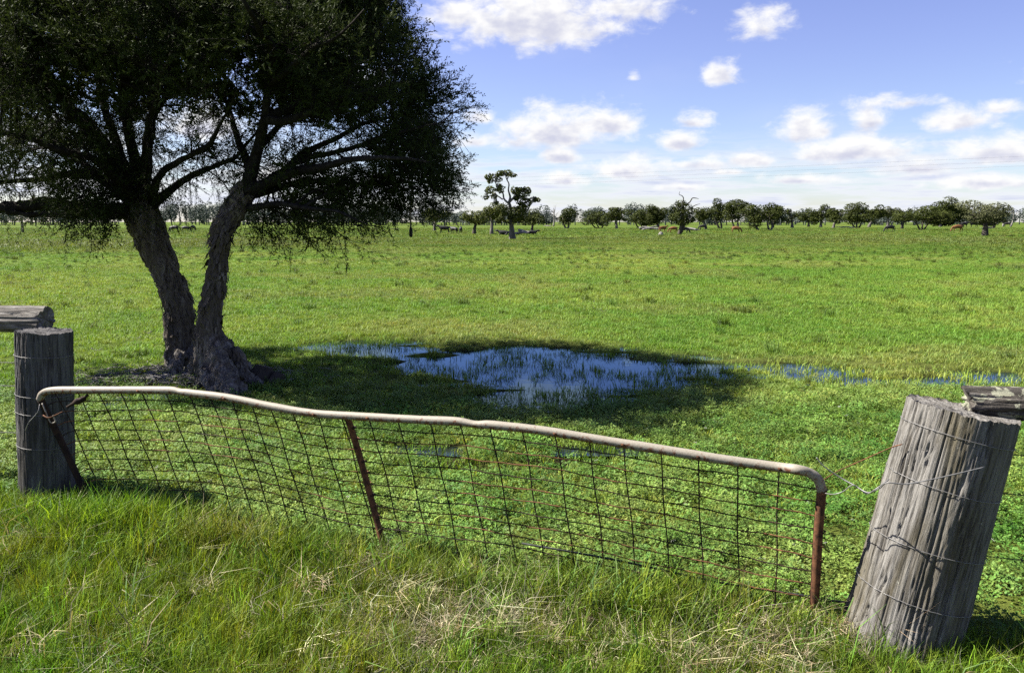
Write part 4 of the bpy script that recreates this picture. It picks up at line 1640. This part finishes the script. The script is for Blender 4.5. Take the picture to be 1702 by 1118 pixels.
        for _ in range(int(rng.integers(9, 14))):
            t = rng.uniform(.45, 1.0)
            b = c[min(9, int(t * 9.99))]
            dr = outw * .65 + rng.normal(0, .55, 3) + np.array([0, 0, .25 if not low else -.02])
            dr /= np.linalg.norm(dr)
            Lt = rng.uniform(.16, .42)
            e = b + dr * Lt
            m1 = b + dr * Lt * .5 + np.array([0, 0, .02 if not low else -.03])
            br.tube(np.array([b, m1, e]), [.0042, .003, .0018], 4, False)
            for tt in np.linspace(.3, 1, 4):
                pp = b + dr * Lt * tt
                dd = dr * .7 + rng.normal(0, .5, 3) + np.array([0, 0, .12 if not low else -.08])
                tw_p.append(pp)
                tw_d.append(dd / np.linalg.norm(dd))
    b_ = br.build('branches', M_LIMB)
    b_['kind'] = 'stuff'
    adopt(root, b_)
    tw_p, tw_d = np.array(tw_p), np.array(tw_d)
    mb = MB()
    spray_mesh(mb, tw_p, tw_d, .17, 17, rng, .042, .0105, .12)
    # oversized leaves added deep inside to thicken the crown's cast shadow
    deep = (tw_p[:, 2] > 2.9) & (tw_p[:, 1] > YL - 1.2) & (((tw_p[:, 0] - C[0]) / RX) ** 2 + ((tw_p[:, 1] - C[1]) / RY) ** 2 < .58)
    spray_mesh(mb, tw_p[deep][::2], tw_d[deep][::2], .14, 7, rng, .08, .034, .05)
    # thin hanging twigs where the crown thins out underneath
    cr_ = mb.build('crown', M_CROWN, smooth_=False)
    adopt(root, cr_)
    # bare fine twigs hanging in the openings
    tg = MB()
    hp, hd = [], []
    for _ in range(1700):
        k = rng.integers(0, len(nodes))
        s = nodes[k]
        if s[2] < 1.9 or s[2] > 3.3 or abs(s[1] - YL) > 1.15:
            continue
        dr = rng.normal(0, 1, 3) + np.array([0, 0, -.35])
        dr /= np.linalg.norm(dr)
        Lt = rng.uniform(.15, .5)
        m1 = s + dr * Lt * .5 + np.array([0, 0, .04])
        e = s + dr * Lt + np.array([0, 0, -.10])
        tg.tube(catmull(np.array([s, m1, e]), 5), [.004, .0032, .0026, .002, .0014], 4, False)
        for _ in range(3):
            d2 = dr + rng.normal(0, .6, 3) + np.array([0, 0, -.3])
            d2 /= np.linalg.norm(d2)
            tg.tube(np.array([m1, m1 + d2 * Lt * .4, m1 + d2 * Lt * .7 + np.array([0, 0, -.03])]), [.0024, .0018, .001], 3, False)
            if rng.uniform() < .8:
                hp.append(m1 + d2 * Lt * .35)
                hd.append(d2)
    hm = MB()
    spray_mesh(hm, np.array(hp), np.array(hd), .17, 16, rng, .038, .0095, .2)
    adopt(root, hm.build('hanging_leaves', M_CROWN, smooth_=False))
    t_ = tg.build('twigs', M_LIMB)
    t_['kind'] = 'stuff'
    adopt(root, t_)


build_big_tree()

# bark litter and old roots round its foot
def litter():
    rng = np.random.default_rng(5)
    mb = MB()
    for _ in range(700):
        x = rng.normal((TREE_L[0] + TREE_R[0]) / 2 - .25, .65)
        y = rng.normal((TREE_L[1] + TREE_R[1]) / 2 - .12, .32)
        if not trunk_clear(np.array([x]), np.array([y]), .2)[0]:
            continue
        z = float(gz(np.array([x]), np.array([y]))[0]) + .012
        a = rng.uniform(0, pi)
        L_ = rng.uniform(.02, .12)
        d = np.array([cos(a), sin(a), rng.normal(0, .15)]) * L_
        p = np.array([x, y, max(z, WATER_Z + .01)])
        mb.tube(np.array([p - d, p + np.array([0, 0, rng.uniform(0, .02)]), p + d]), [.003, rng.uniform(.004, .009), .002], 5)
    o = mb.build('bark_litter', M_PALEWOOD)
    tag(o, 'fallen bark and twigs littering the mud at the paperbark foot', 'litter', kind='stuff')


litter()


def stump():
    g = G(432, 634)
    root = empty('burnt_stump', g, 'low charred root stump beside the paperbark foot', 'stump')
    for k, (dx, dy, h, r) in enumerate(((0, 0, .16, .13), (.17, -.05, .1, .09), (-.12, -.1, .12, .1))):
        b = g + np.array([dx, dy, -.05])
        c = catmull(np.array([[*b, r * 1.25], [*(b + np.array([.02, 0, h * .6])), r], [*(b + np.array([.05, .02, h + .05])), r * .65]]), 16)
        m_ = MB()
        m_.tube(c[:, :3], c[:, 3], 26, True, bark_fun(60 + k, .025, 4))
        adopt(root, m_.build('root_knob', M_FARDARK))


stump()

# rope hanging from the crown with a black weight on its end
def rope():
    Y = TREE_R[1] + 1.4
    a, b = P(683, 262, Y), P(683, 384, Y)
    root = empty('hanging_rope', b, 'thin rope with a black weight hanging from the paperbark crown', 'rope')
    m_ = MB()
    m_.tube(catmull(np.array([a, P(684, 310, Y), P(682, 350, Y), b]), 20), .009, 7)
    adopt(root, m_.build('rope', M_ROPE))
    m_ = MB()
    c = P(683, 378, Y)
    d = P(683, 394, Y)
    m_.tube(np.array([c, c + (d - c) * .12, c + (d - c) * .5, c + (d - c) * .9, d]), [.012, .019, .022, .02, .013], 14)
    adopt(root, m_.build('weight', M_BLACK))


rope()

# ------------------------------------------------------------------ far trees
def leaf_lobes(mb, lobes, rng, per, size):
    for (c, rx, ry, rz) in lobes:
        n = int(per * (rx * rz) / (size * size))
        d = rng.normal(0, 1, (n, 3))
        d /= np.linalg.norm(d, axis=1)[:, None]
        r = rng.uniform(.55, 1.05, (n, 1)) ** .5
        bump = 0.75 + 0.5 * fbm(d * 2.2 + c * .7, 2)[:, None]
        p = c + d * r * bump * np.array([rx, ry, rz])
        ok = (p[:, 2] > .25) & (fbm(p * (.22 / size) + 3.1, 3) > .41)
        p, d = p[ok], d[ok]
        n = len(p)
        nv = d + rng.normal(0, .55, (n, 3)) + np.array([0, 0, .35])
        nv /= np.linalg.norm(nv, axis=1)[:, None]
        u = np.cross(nv, rng.normal(0, 1, (n, 3)))
        u /= np.linalg.norm(u, axis=1)[:, None]
        w = np.cross(nv, u)
        s = size * rng.uniform(.5, 1.25, (n, 1))
        v = np.stack([p - u * s, p + w * s * .55, p + u * s, p - w * s * .55], 1).reshape(-1, 3)
        k = np.arange(n)[:, None] * 4
        mb.add(v, k + np.array([[0, 1, 2, 3]]))


def far_tree(name, bx, by, x0, x1, y0, y1, label, stems=1, leaf=0, bark=None, seed=0, nl=11, ymax=235.0, lean=0, group=None, lobes=None, limbs=(), width=5.0, dens=1.0):
    rng = np.random.default_rng(900 + seed)
    g = G(bx, by)
    Y = min(g[1], ymax)
    base = P(bx, by, Y)
    base[2] = float(gz(np.array([base[0]]), np.array([Y]))[0])
    k = Y / F
    root = empty(name, base, label, 'tree', group)
    bark = bark or M_FARBARK

    def Q(px, py, dy=0.0):
        """a place of the tree, measured from its foot"""
        return base + np.array([(px - bx) * k, dy, (by - py) * k])
    cx, cy = (x0 + x1) / 2, (y0 + y1) / 2
    hw, hh = (x1 - x0) / 2 * k * rng.uniform(1.15, 1.4), (y1 - y0) / 2 * k * rng.uniform(1.1, 1.4)
    lb = []
    if lobes is None:
        for j in range(int(nl * rng.uniform(.55, 1.1))):
            a = rng.uniform(0, 2 * pi)
            rr = math.sqrt(rng.uniform(0, 1)) * .8
            ox = cos(a) * rr
            # flat-bottomed, domed top
            oz = rng.uniform(-.66, .62) * math.sqrt(max(.1, 1 - ox * ox))
            oy = rng.uniform(-.6, .6)
            s = rng.uniform(.24, .52)
            lb.append((Q(cx, cy) + np.array([0, 0, .04 * hh]) + np.array([ox * hw, oy * hw, oz * hh]), s * hw * 1.05, s * hw, s * hh * rng.uniform(.75, 1.0)))
        lb.append((Q(cx, cy), hw * .5, hw * .5, hh * .5))
    else:
        for (lx, ly, rx, rz, dy) in ([(a_, b_, c_ * 1.25, d_ * 1.25, e_) for a_, b_, c_, d_, e_ in lobes] if name == 'stag_headed_tree' else lobes):
            lb.append((Q(lx, ly, dy), rx * k * 1.12, rx * k, rz * k * 1.12))
    mb = MB()
    leaf_lobes(mb, lb, rng, 12.5 * dens, max(.11, 1.4 * k))
    crown = mb.build('crown', M_FARLEAF[leaf], smooth_=False)
    adopt(root, crown)
    if not limbs:
        limbs = []
        for s in range(stems):
            f = (s - (stems - 1) / 2)
            tx = cx + f * (x1 - x0) * .26 + lean
            w_ = width / (1 + .35 * (stems - 1))
            limbs.append([(bx + f * width * .6, by, 0, w_ * 1.3), (bx + f * width * 1.0 + (tx - bx) * .25, by - (by - y1) * .8, f * .2, w_ * .85), (tx, y1 - (y1 - y0) * .3, f * .5, w_ * .6), (tx + f * 2, cy, 0, w_ * .25)])
    tm = MB()
    for path in limbs:
        rows = [[*Q(px, py, dy), w_ * k / 2] for px, py, dy, w_ in path]
        rows[0][2] -= .08 if path[0][1] == by else 0
        c = catmull(np.array(rows), 22)
        c[:, :3] += np.stack([fbm(c[:, :3] * .9 + j * 11 + seed, 2) - .5 for j in range(3)], -1) * np.array([.5, .5, .1]) * np.linspace(0, 1, 22)[:, None] * np.clip(k * 8, 0, 1)
        tm.tube(c[:, :3], np.maximum(c[:, 3], .02), 10, True, bark_fun(seed + len(rows), .05 * rows[0][3], 1.2))
    for (c_, rx, ry, rz) in lb:
        s = Q(cx, y1 - (y1 - y0) * .25)
        if lobes is not None:
            s = Q(*min(((p_[0], p_[1]) for path in limbs for p_ in path), key=lambda p_: np.linalg.norm(Q(*p_) - c_)))
        m_ = (s + c_) / 2 + np.array([0, 0, .1 * hh])
        tm.tube(catmull(np.array([s, m_, c_]), 7), np.linspace(1.1 * k, .3 * k, 7), 5, False)
    adopt(root, tm.build('trunk', bark))
    return root


ROW = [
    (722, 384, 703, 746, 347, 372, 'small umbrella shaped tree on a bare straight trunk near black cattle', 1, 1, None),
    (788, 389, 772, 806, 352, 377, 'leaning small olive tree beside the tall twisted tree', 1, 1, M_FARDARK),
    (817, 390, 798, 837, 336, 374, 'olive green tree with a stout pale trunk beside the twisted tree', 1, 1, None),
    (884, 385, 871, 902, 349, 376, 'small dark round tree close behind the twisted tree', 1, 0, M_FARDARK),
    (942, 380.5, 922, 958, 350, 375, 'rounded two stemmed tree standing next to the bare grey dead tree', 2, 0, None), (996, 380, 972, 1008, 352, 377, 'low spreading tree on three splayed stems, detached from the long clump', 3, 0, M_FARDARK),
    (1025, 381, 1006, 1042, 345, 373, 'neat round tree on one pale trunk next to the low splayed one', 1, 0, None), (1067, 380, 1042, 1088, 346, 376, 'broad dark tree with splayed stems over bleached fallen timber', 3, 0, M_FARDARK),
    (1096, 380.5, 1068, 1106, 337, 375, 'tall round crowned tree behind the tan cow and grey stump', 1, 0, None),
    (1173, 381.5, 1148, 1184, 346, 373, 'rounded tree rising behind the pile of bleached roots', 1, 0, None), (1197, 380.5, 1175, 1206, 335, 372, 'tall narrow tree between the root pile and lone tan cow', 2, 0, M_FARDARK),
    (1223, 381.5, 1197, 1244, 336, 373, 'wide tall tree directly behind the lone grazing tan cow', 2, 0, None), (1260, 383, 1232, 1268, 343, 378, 'low skirted tree just past the lone grazing tan cow', 1, 0, None),
    (1280, 383, 1257, 1298, 338, 375, 'two stemmed tree ending the long clump past the tan cow', 2, 0, None), (1284, 379, 1273, 1303, 341, 373, 'rounded tree half hidden behind the two stemmed clump end', 1, 0, None),
    (1316.5, 379, 1304, 1328, 347, 371, 'slim small tree alone between the long clump and low bush', 1, 0, None), (1344, 376, 1332, 1355, 352, 373, 'small low round bush standing between two far row trees', 1, 0, M_FARDARK),
    (1364, 378, 1348, 1381, 342, 371, 'rounded tree next to the small low round bush', 1, 0, None), (1385, 380, 1375, 1406, 345, 372, 'rounded tree at one end of the long pale log', 1, 0, None),
    (1424, 379, 1400, 1445, 342, 373, 'broad three stemmed tree spreading over the long pale log', 3, 0, M_FARDARK), (1444, 378, 1437, 1468, 343, 371, 'rounded tree between the log shading tree and pale gum', 1, 0, None),
    (1476, 373, 1460, 1492, 338, 364, 'pale grey gum tree rising behind the far row', 1, 2, None),
    (1499, 381, 1485, 1519, 346, 373, 'dark trunked rounded tree next to the lone black grazing cow', 1, 0, M_FARDARK), (1532, 383, 1502, 1564, 347, 373, 'broadest low tree on three splayed stems before the tallest tree', 3, 0, M_FARDARK),
    (1563, 376.5, 1537, 1587, 333, 372, 'tallest layered dark tree rising behind the broad low one', 1, 0, None),
    (1600, 377, 1569, 1612, 337, 372, 'dark tree between the tallest tree and the wide grey green one', 1, 0, M_FARDARK), (1651, 379, 1644, 1676, 351, 372, 'small dark tree peeping from behind the wide grey green tree', 1, 0, M_FARDARK),
    (1637, 392, 1598, 1672, 334, 374, 'wide grey green tree with a stout trunk and white foot, near brown cow', 1, 2, M_FARDARK),
]
for k, (bx, by, x0, x1, y0, y1, lab, st, leaf, bk) in enumerate(ROW):
    grp = 'trees standing about the far paddock'
    wide = (x1 - x0) > 55
    far_tree('paddock_tree', bx, by, x0, x1, y0, y1, lab, st, leaf, bk, k, 16 if wide else 11, width=9.0 if bx == 1637 else 6.0 if by > 388 else 4.6, lean=3 if k == 1 else 0, group=grp)
# the tall twisted tree: open pads of leaf on crooked white limbs
far_tree('twisted_tree', 852.5, 398, 804, 898, 286, 376, 'tall twisted half bare tree with a thick white foot', seed=60, leaf=1, bark=M_FARBARK, dens=1.5,
         lobes=[(832, 291, 7, 4.5, 0), (843, 290, 8, 5, .4), (852, 294, 6, 3, 0), (822, 297, 7, 5, -.3), (812, 296, 6, 5, 0), (815, 303, 5, 4, .3), (829, 301, 6, 4, 0), (826, 313, 8, 6, .4), (815, 318, 8, 6, -.3), (833, 316, 7, 6, 0),
                (807, 329, 6, 4, 0), (822, 328, 5, 5, .2), (825, 337, 4, 4, 0), (858, 318, 9, 6, .4), (868, 322, 11, 8, 0), (876, 318, 6, 6, .5), (866, 334, 9, 7, 0), (874, 338, 8, 7, -.3), (858, 331, 5, 4, 0),
                (886, 333, 7, 4, .3), (893, 334, 5, 3, 0), (846, 353, 13, 10, .3), (858, 356, 12, 11, -.5), (840, 362, 10, 7, .3), (866, 360, 10, 9, .2), (829, 367, 5, 5, 0), (868, 347, 8, 6, 0), (850, 368, 9, 5, -.3)],
         limbs=[[(852, 398, 0, 13), (851, 388, 0, 10), (850, 375, 0, 7.5), (850, 360, 0, 6), (848, 345, 0, 5), (846, 338, 0, 4.5)],
                [(846, 338, 0, 4.5), (848, 329, 0, 3.6), (845, 318, 0, 2.6), (846, 308, 0, 2.2), (843, 301, 0, 1.8), (840, 294, 0, 1)],
                [(846, 340, 0, 4), (838, 332, 0, 3), (836, 322, .2, 2.4), (828, 315, .3, 2), (824, 305, .3, 1.6), (818, 298, 0, 1)],
                [(846, 338, 0, 4), (853, 331, 0, 4), (861, 326, 0, 3), (868, 318, 0, 1.6)], [(855, 350, 0, 3), (874, 352, 0, 2.4), (880, 343, 0, 2), (886, 335, 0, 1.3)],
                [(836, 333, 0, 2.4), (824, 326, 0, 1.8), (810, 328, 0, 1.2)]])
# stag-headed tree
far_tree('stag_headed_tree', 1130, 390, 1113, 1154, 336, 374, 'dark leafy tree with bare dead antler limbs above', seed=61, leaf=0, bark=M_FARDARK,
         lobes=[(1124, 349, 9, 8, 0), (1132, 341, 8, 5, .3), (1140, 352, 8, 9, 0), (1128, 360, 10, 8, -.4), (1120, 362, 6, 5, .3), (1141, 366, 9, 5, 0), (1148, 365, 6, 4, .3), (1134, 370, 8, 4, 0), (1118, 353, 5, 6, 0)],
         limbs=[[(1129, 390, 0, 8), (1131, 380, 0, 6), (1133, 365, 0, 5), (1134, 350, 0, 4), (1133, 337, 0, 2.5)], [(1133, 337, 0, 2), (1134, 331, 0, 1.6), (1131, 327, 0, 1.2), (1126, 325, 0, .8), (1127, 320, 0, .5)],
                [(1138, 342, 0, 2.4), (1145, 337, 0, 2), (1149, 331, 0, 1.6), (1155, 331, 0, 1.2), (1159, 332, 0, .5)], [(1140, 352, 0, 2), (1148, 346, 0, 1.5), (1155, 342, 0, 1.2), (1162, 340, 0, .5)],
                [(1128, 345, 0, 1.6), (1123, 337, 0, 1.1), (1121, 333, 0, .6)], [(1132, 386, 0, 5), (1136, 376, 0, 4), (1142, 366, 0, 2)]])


def dead_tree(bx, by, top, label, seed, Y=240.0):
    rng = np.random.default_rng(seed)
    base = P(bx, by, Y)
    base[2] = float(gz(np.array([base[0]]), np.array([Y]))[0])
    k = Y / F
    root = empty('dead_tree', base, label, 'tree')
    tm = MB()
    h = (by - top) * k
    tp = base + np.array([rng.normal(0, .4), 0, h * .62])
    tm.tube(catmull(np.array([base - np.array([0, 0, .1]), (base + tp) / 2 + np.array([.15, 0, 0]), tp]), 10), np.linspace(.28, .12, 10), 7)
    adopt(root, tm.build('trunk', M_PALEWOOD))
    lm = MB()
    for _ in range(11):
        s = base + (tp - base) * rng.uniform(.5, 1)
        a = rng.uniform(-1.2, 1.2)
        d = np.array([sin(a), rng.normal(0, .4), cos(a)]) * h * rng.uniform(.2, .42)
        lm.tube(catmull(np.array([s, s + d * .5 + np.array([0, 0, -.1]), s + d]), 6), np.linspace(.09, .03, 6), 5, False)
    o = lm.build('bare_limbs', M_PALEWOOD)
    o['kind'] = 'stuff'
    adopt(root, o)


dead_tree(920, 376, 339, 'bare grey dead tree between the twisted tree and far row', 1)
dead_tree(1667, 374, 338, 'bare dead tree spindly behind the wide grey green tree', 2)
dead_tree(1680, 374, 343, 'bare pale dead tree standing at the end of the far row', 3)


def woodland():
    rng = np.random.default_rng(31)
    mb = MB()
    for _ in range(400):
        Y = rng.uniform(330, 430)
        x = rng.uniform(-.8, .8) * Y
        px = W / 2 + x / Y * F
        hgt = rng.uniform(5.0, 8.8) * (1.25 if px < 700 else 1.0) * (.75 + .6 * float(n2(np.array([x]), np.array([0.0]), .02, 3.0)[0]))
        n = int(rng.integers(2, 5))
        lb = []
        for _k in range(n):
            lb.append((np.array([x + rng.normal(0, 2.2), Y + rng.normal(0, 2), rng.uniform(.35, .72) * hgt]), rng.uniform(1.6, 3.0), 2.0, hgt * rng.uniform(.22, .36)))
        leaf_lobes(mb, lb, rng, 7.0, .42)
        mb.tube(np.array([[x, Y, 0], [x, Y, hgt * .5]]), .25, 5, False)
    o = mb.build('distant_woodland', M_HAZED_WOODS, smooth_=False)
    tag(o, 'grey green belt of woodland along the horizon', 'woodland', kind='stuff')


woodland()


# ------------------------------------------------------------------ cattle
def cow_points(pose):
    """joints of a cow facing +X with its feet at z = 0, and the radius at each"""
    V, E, R = [], [], []

    def v(p, r, parent=None):
        V.append(p)
        R.append(r)
        if parent is not None:
            E.append((parent, len(V) - 1))
        return len(V) - 1
    lift = 0.0 if pose != 'lying' else -.56
    hip = v((-.62, 0, 1.08 + lift), (.26, .30))
    loin = v((-.25, 0, 1.04 + lift), (.30, .36), hip)
    rib = v((.2, 0, 1.0 + lift), (.32, .39), loin)
    sh = v((.58, 0, 1.06 + lift), (.24, .32), rib)
    if pose == 'grazing':
        n1 = v((.86, 0, .92), (.16, .19), sh)
        nn = v((1.04, 0, .60), (.12, .14), n1)
        hd = v((1.13, 0, .36), (.12, .13), nn)
        v((1.22, 0, .10), (.08, .08), hd)
        ear = (1.03, .46)
    else:
        n1 = v((.86, 0, 1.2 + lift), (.16, .19), sh)
        nn = v((1.05, 0, 1.33 + lift), (.12, .14), n1)
        hd = v((1.22, 0, 1.34 + lift), (.12, .13), nn)
        v((1.48, 0, 1.2 + lift), (.08, .08), hd)
        ear = (1.15, 1.43 + lift)
    for s in (-1, 1):
        e = v((ear[0], s * .13, ear[1]), (.05, .04), hd)
        v((ear[0] - .03, s * .26, ear[1] + .02), (.03, .05), e)
    for s in (-1, 1):
        if pose == 'lying':
            a = v((.62, s * .2, .30), (.1, .1), sh)
            b = v((.86, s * .24, .11), (.06, .06), a)
            v((.6, s * .27, .06), (.05, .05), b)
            a = v((-.5, s * .26, .32), (.14, .14), hip)
            b = v((-.1, s * .33, .12), (.07, .07), a)
            v((-.4, s * .37, .06), (.05, .05), b)
        else:
            st = .08 * s
            a = v((.56, s * .17, .76), (.10, .12), sh)
            b = v((.57 + st, s * .17, .44), (.062, .068), a)
            c = v((.55 + st * 1.4, s * .17, .12), (.043, .046), b)
            v((.58 + st * 1.4, s * .17, .03), (.052, .052), c)
            a = v((-.60, s * .18, .78), (.12, .16), hip)
            b = v((-.73 - st, s * .18, .46), (.058, .072), a)
            c = v((-.66 - st, s * .18, .12), (.043, .046), b)
            v((-.62 - st, s * .18, .03), (.052, .052), c)
    a = v((-.9, 0, 1.14 + lift), (.04, .04), hip)
    b = v((-.99, 0, max(.14, .8 + lift)), (.026, .026), a)
    v((-.98, 0, max(.07, .45 + lift)), (.04, .04), b)
    return V, E, R


def cow_mesh(mat, pose):
    import bmesh
    V, E, R = cow_points(pose)
    bm = bmesh.new()
    lay = bm.verts.layers.skin.verify()
    vs = []
    for p, r in zip(V, R):
        w = bm.verts.new(p)
        w[lay].radius = r
        vs.append(w)
    vs[0][lay].use_root = True
    for a, b in E:
        bm.edges.new((vs[a], vs[b]))
    sk_me = bpy.data.meshes.new('cow_joints')
    bm.to_mesh(sk_me)
    bm.free()
    tmp = bpy.data.objects.new('cow_joints', sk_me)
    COL.objects.link(tmp)
    tmp.modifiers.new('skin', 'SKIN')
    tmp.modifiers.new('sub', 'SUBSURF').levels = 1
    dg = bpy.context.evaluated_depsgraph_get()
    me = bpy.data.meshes.new_from_object(tmp.evaluated_get(dg))
    bpy.data.objects.remove(tmp)
    me.name = 'cow'
    me.materials.clear()
    me.materials.append(mat)
    me.polygons.foreach_set('use_smooth', np.ones(len(me.polygons), bool))
    return me


SHADE = 'black cattle shading under the wide tree'
BEYOND = 'dark cattle beyond the paperbark trunks'
COWS = [
    (739, 388.5, 18, 'black', 'standing', 180, 'black cow standing side on with its head held level', None),
    (755, 388.5, 15, 'black', 'standing', 140, 'black cow standing close behind the level headed one', None),
    (766, 388.5, 15, 'black', 'standing', 92, 'black cow standing tail on at the end of its trio', None),
    (838, 391, 19, 'black', 'lying', 175, 'black cow resting on the grass beside the twisted tree trunk', None),
    (884, 390, 15, 'black', 'lying', 0, 'small black calf lying by the bleached roots near twisted tree', None),
    (1101, 386, 13, 'brown', 'standing', 20, 'tan cow standing behind the grey stump', None),
    (1119, 387, 14, 'brown', 'grazing', 180, 'tan cow grazing beside the dead antler limbed tree', None),
    (1137, 388, 13, 'black', 'grazing', 0, 'black cow grazing half behind the antler limbed tree trunk', None),
    (1223, 387, 15, 'brown', 'grazing', -15, 'tan cow grazing alone before a pale stump', None),
    (1168, 383, 13, 'black', 'grazing', 180, 'black cow grazing in shade beside bleached root pile', None),
    (1479, 386, 16, 'black', 'grazing', 180, 'black cow grazing alone in open grass', None),
    (1591, 386, 17, 'brown', 'grazing', 180, 'tan cow grazing near the wide grey green tree', None),
    (1602, 379, 14, 'black', 'standing', 0, 'black cow in the shade under the wide tree', SHADE),
    (1618, 379, 14, 'black', 'standing', 180, 'black cow in the shade under the wide tree', SHADE),
    (1643, 380, 13, 'black', 'grazing', 0, 'black cow in the shade under the wide tree', SHADE),
    (1674, 376.5, 13, 'black', 'standing', 150, 'black cow standing apart past the wide tree', None),
    (290, 386.5, 16, 'black', 'grazing', 170, 'dark cow grazing beyond the twin paperbark trunks', BEYOND),
    (309, 386, 14, 'black', 'grazing', 0, 'dark cow grazing beyond the twin paperbark trunks', BEYOND),
    (321, 384, 13, 'black', 'grazing', 80, 'dark cow grazing beyond the twin paperbark trunks', BEYOND),
    (598, 382, 12, 'black', 'standing', 180, 'lone dark cow seen beneath the low paperbark foliage', None),
]
COWM = {}
for px, py, wpx, hide, pose, ang, lab, grp in COWS:
    if (hide, pose) not in COWM:
        COWM[(hide, pose)] = cow_mesh(M_COWBLACK if hide == 'black' else M_COWBROWN, pose)
    o = bpy.data.objects.new('cow', COWM[(hide, pose)])
    COL.objects.link(o)
    Y = min(G(px, py)[1], 230)
    p = P(px, py, Y)
    o.location = (p[0], Y, float(gz(np.array([p[0]]), np.array([Y]))[0]) - .02)
    o.rotation_euler = (0, 0, radians(ang))
    s = max(.7, min(1.05, (wpx * 1.2 * Y / F) / 2.2))
    o.scale = (s, s, s)
    tag(o, lab, 'cow', grp)


# ------------------------------------------------------------------ fallen timber
def fallen(name, bx, by, wpx, hpx, n, label, cat, seed, mat=None):
    rng = np.random.default_rng(seed)
    Y = min(G(bx, by)[1], 230)
    k = Y / F
    base = P(bx, by, Y)
    base[2] = float(gz(np.array([base[0]]), np.array([Y]))[0])
    root = empty(name, base, label, cat)
    for j in range(n):
        a = rng.uniform(-.35, .35) + (pi if rng.uniform() < .5 else 0)
        L_ = wpx * k * rng.uniform(.35, .55)
        c = base + np.array([rng.uniform(-.3, .3) * wpx * k, rng.normal(0, .4), hpx * k * rng.uniform(.1, .35)])
        d = np.array([cos(a), rng.normal(0, .3), rng.normal(0, .25 * hpx / wpx * 2)])
        p0, p1 = c - d * L_, c + d * L_
        p0[2], p1[2] = max(p0[2], base[2] + .05), max(p1[2], base[2] + .05)
        c2 = catmull(np.array([p0, c + np.array([0, 0, hpx * k * .2]), p1]), 12)
        r0 = hpx * k * rng.uniform(.1, .24)
        m_ = MB()
        m_.tube(c2, np.linspace(r0, r0 * .4, 12), 8, True, bark_fun(seed + j, r0 * .3, 2))
        adopt(root, m_.build('branch', mat or M_PALEWOOD))
    return root


fallen('fallen_log', 1084, 383, 30, 8, 6, 'bleached fallen timber lying under the far row beside a tan cow', 'log', 1)
fallen('root_pile', 1149, 384, 24, 9, 10, 'pile of bleached roots behind the antler limbed tree', 'timber', 2)
fallen('fallen_log', 1405, 380, 28, 5, 4, 'long pale log lying below the far row many stemmed trees', 'log', 3)
fallen('fallen_log', 872, 390, 20, 10, 6, 'bleached broken roots behind the twisted tree foot', 'timber', 4)
fallen('fallen_log', 912, 375, 14, 4, 3, 'small pale log near the bare grey dead tree', 'log', 5)
fallen('fallen_log', 624, 381.5, 16, 3, 2, 'dark log lying in grass beneath the low paperbark sprays', 'log', 6, M_FARDARK)
fallen('fallen_log', 659, 382, 16, 3, 2, 'dark log lying near the hanging black weight', 'log', 7, M_FARDARK)
fallen('fallen_branch', 991, 509, 14, 3, 3, 'small bleached branch lying alone in the open paddock', 'branch', 8)
fallen('fallen_branch', 196, 572, 22, 5, 3, 'thin dead stick lying in sunlit grass near the paperbark', 'branch', 9)
fallen('fallen_log', 1642, 381, 18, 5, 3, 'white log lying in shade under the wide tree', 'log', 10)


def far_stump(bx, by, wpx, hpx, label, mat, seed):
    Y = min(G(bx, by)[1], 230)
    k = Y / F
    base = P(bx, by, Y)
    base[2] = float(gz(np.array([base[0]]), np.array([Y]))[0]) - .05
    m_ = MB()
    c = catmull(np.array([[*base, wpx * k * .55], [*(base + np.array([.02, 0, hpx * k * .4])), wpx * k * .4], [*(base + np.array([.12, 0, hpx * k])), wpx * k * .22]]), 12)
    m_.tube(c[:, :3], c[:, 3], 18, True, bark_fun(seed, wpx * k * .09, 2))
    tag(m_.build('tree_stump', mat), label, 'stump')


far_stump(1098, 391, 10, 6, 'low grey stump in open grass before a standing tan cow', M_PALEWOOD, 1)
far_stump(1226, 381, 4, 9, 'tall pale stump behind the lone grazing tan cow', M_PALEWOOD, 2)


# ------------------------------------------------------------------ power line
def power_pole(base, h, label):
    root = empty('power_pole', base, label, 'pole')
    m_ = MB()
    m_.tube(np.array([base - np.array([0, 0, .3]), base + np.array([0, 0, h * .5]), base + np.array([0, 0, h])]), [.2, .17, .13], 10)
    adopt(root, m_.build('pole_shaft', M_PALEWOOD))
    m_ = MB()
    c = base + np.array([0, 0, h - .45])
    m_.tube(np.array([c + np.array([-.35, -1.1, 0]), c + np.array([.35, 1.1, 0])]), .07, 6)
    adopt(root, m_.build('crossarm', M_FARDARK))
    tops = []
    for s in (-1, 0, 1):
        q = c + np.array([.32 * s, 1.0 * s, .08 - (.45 * (1 - s) if s < 1 else 0)])
        m_ = MB()
        m_.tube(np.array([q, q + np.array([0, 0, .1]), q + np.array([0, 0, .2])]), [.05, .07, .03], 8)
        adopt(root, m_.build('insulator', M_WIRE))
        tops.append(q + np.array([0, 0, .2]))
    return tops


PA = P(38, 387, 118.0)
PA[2] = 0
PB = P(1990, 380, 62.0)
PB[2] = 0
ta = power_pole(PA, 5.9, 'grey power pole beyond the paperbark low branches')
tb = power_pole(PB, 7.4, 'grey power pole carrying the wires past the far row')
for k, (a, b) in enumerate(zip(ta, tb)):
    t = np.linspace(0, 1, 60)[:, None]
    p = a * (1 - t) + b * t
    p[:, 2] -= 1.0 * 4 * (t * (1 - t))[:, 0] * .3
    m_ = MB()
    m_.tube(p, .0042, 5, False)
    tag(m_.build('power_line', M_DARKWIRE), 'thin power line strung across the sky over the paddock', 'wire', 'power lines over the paddock')
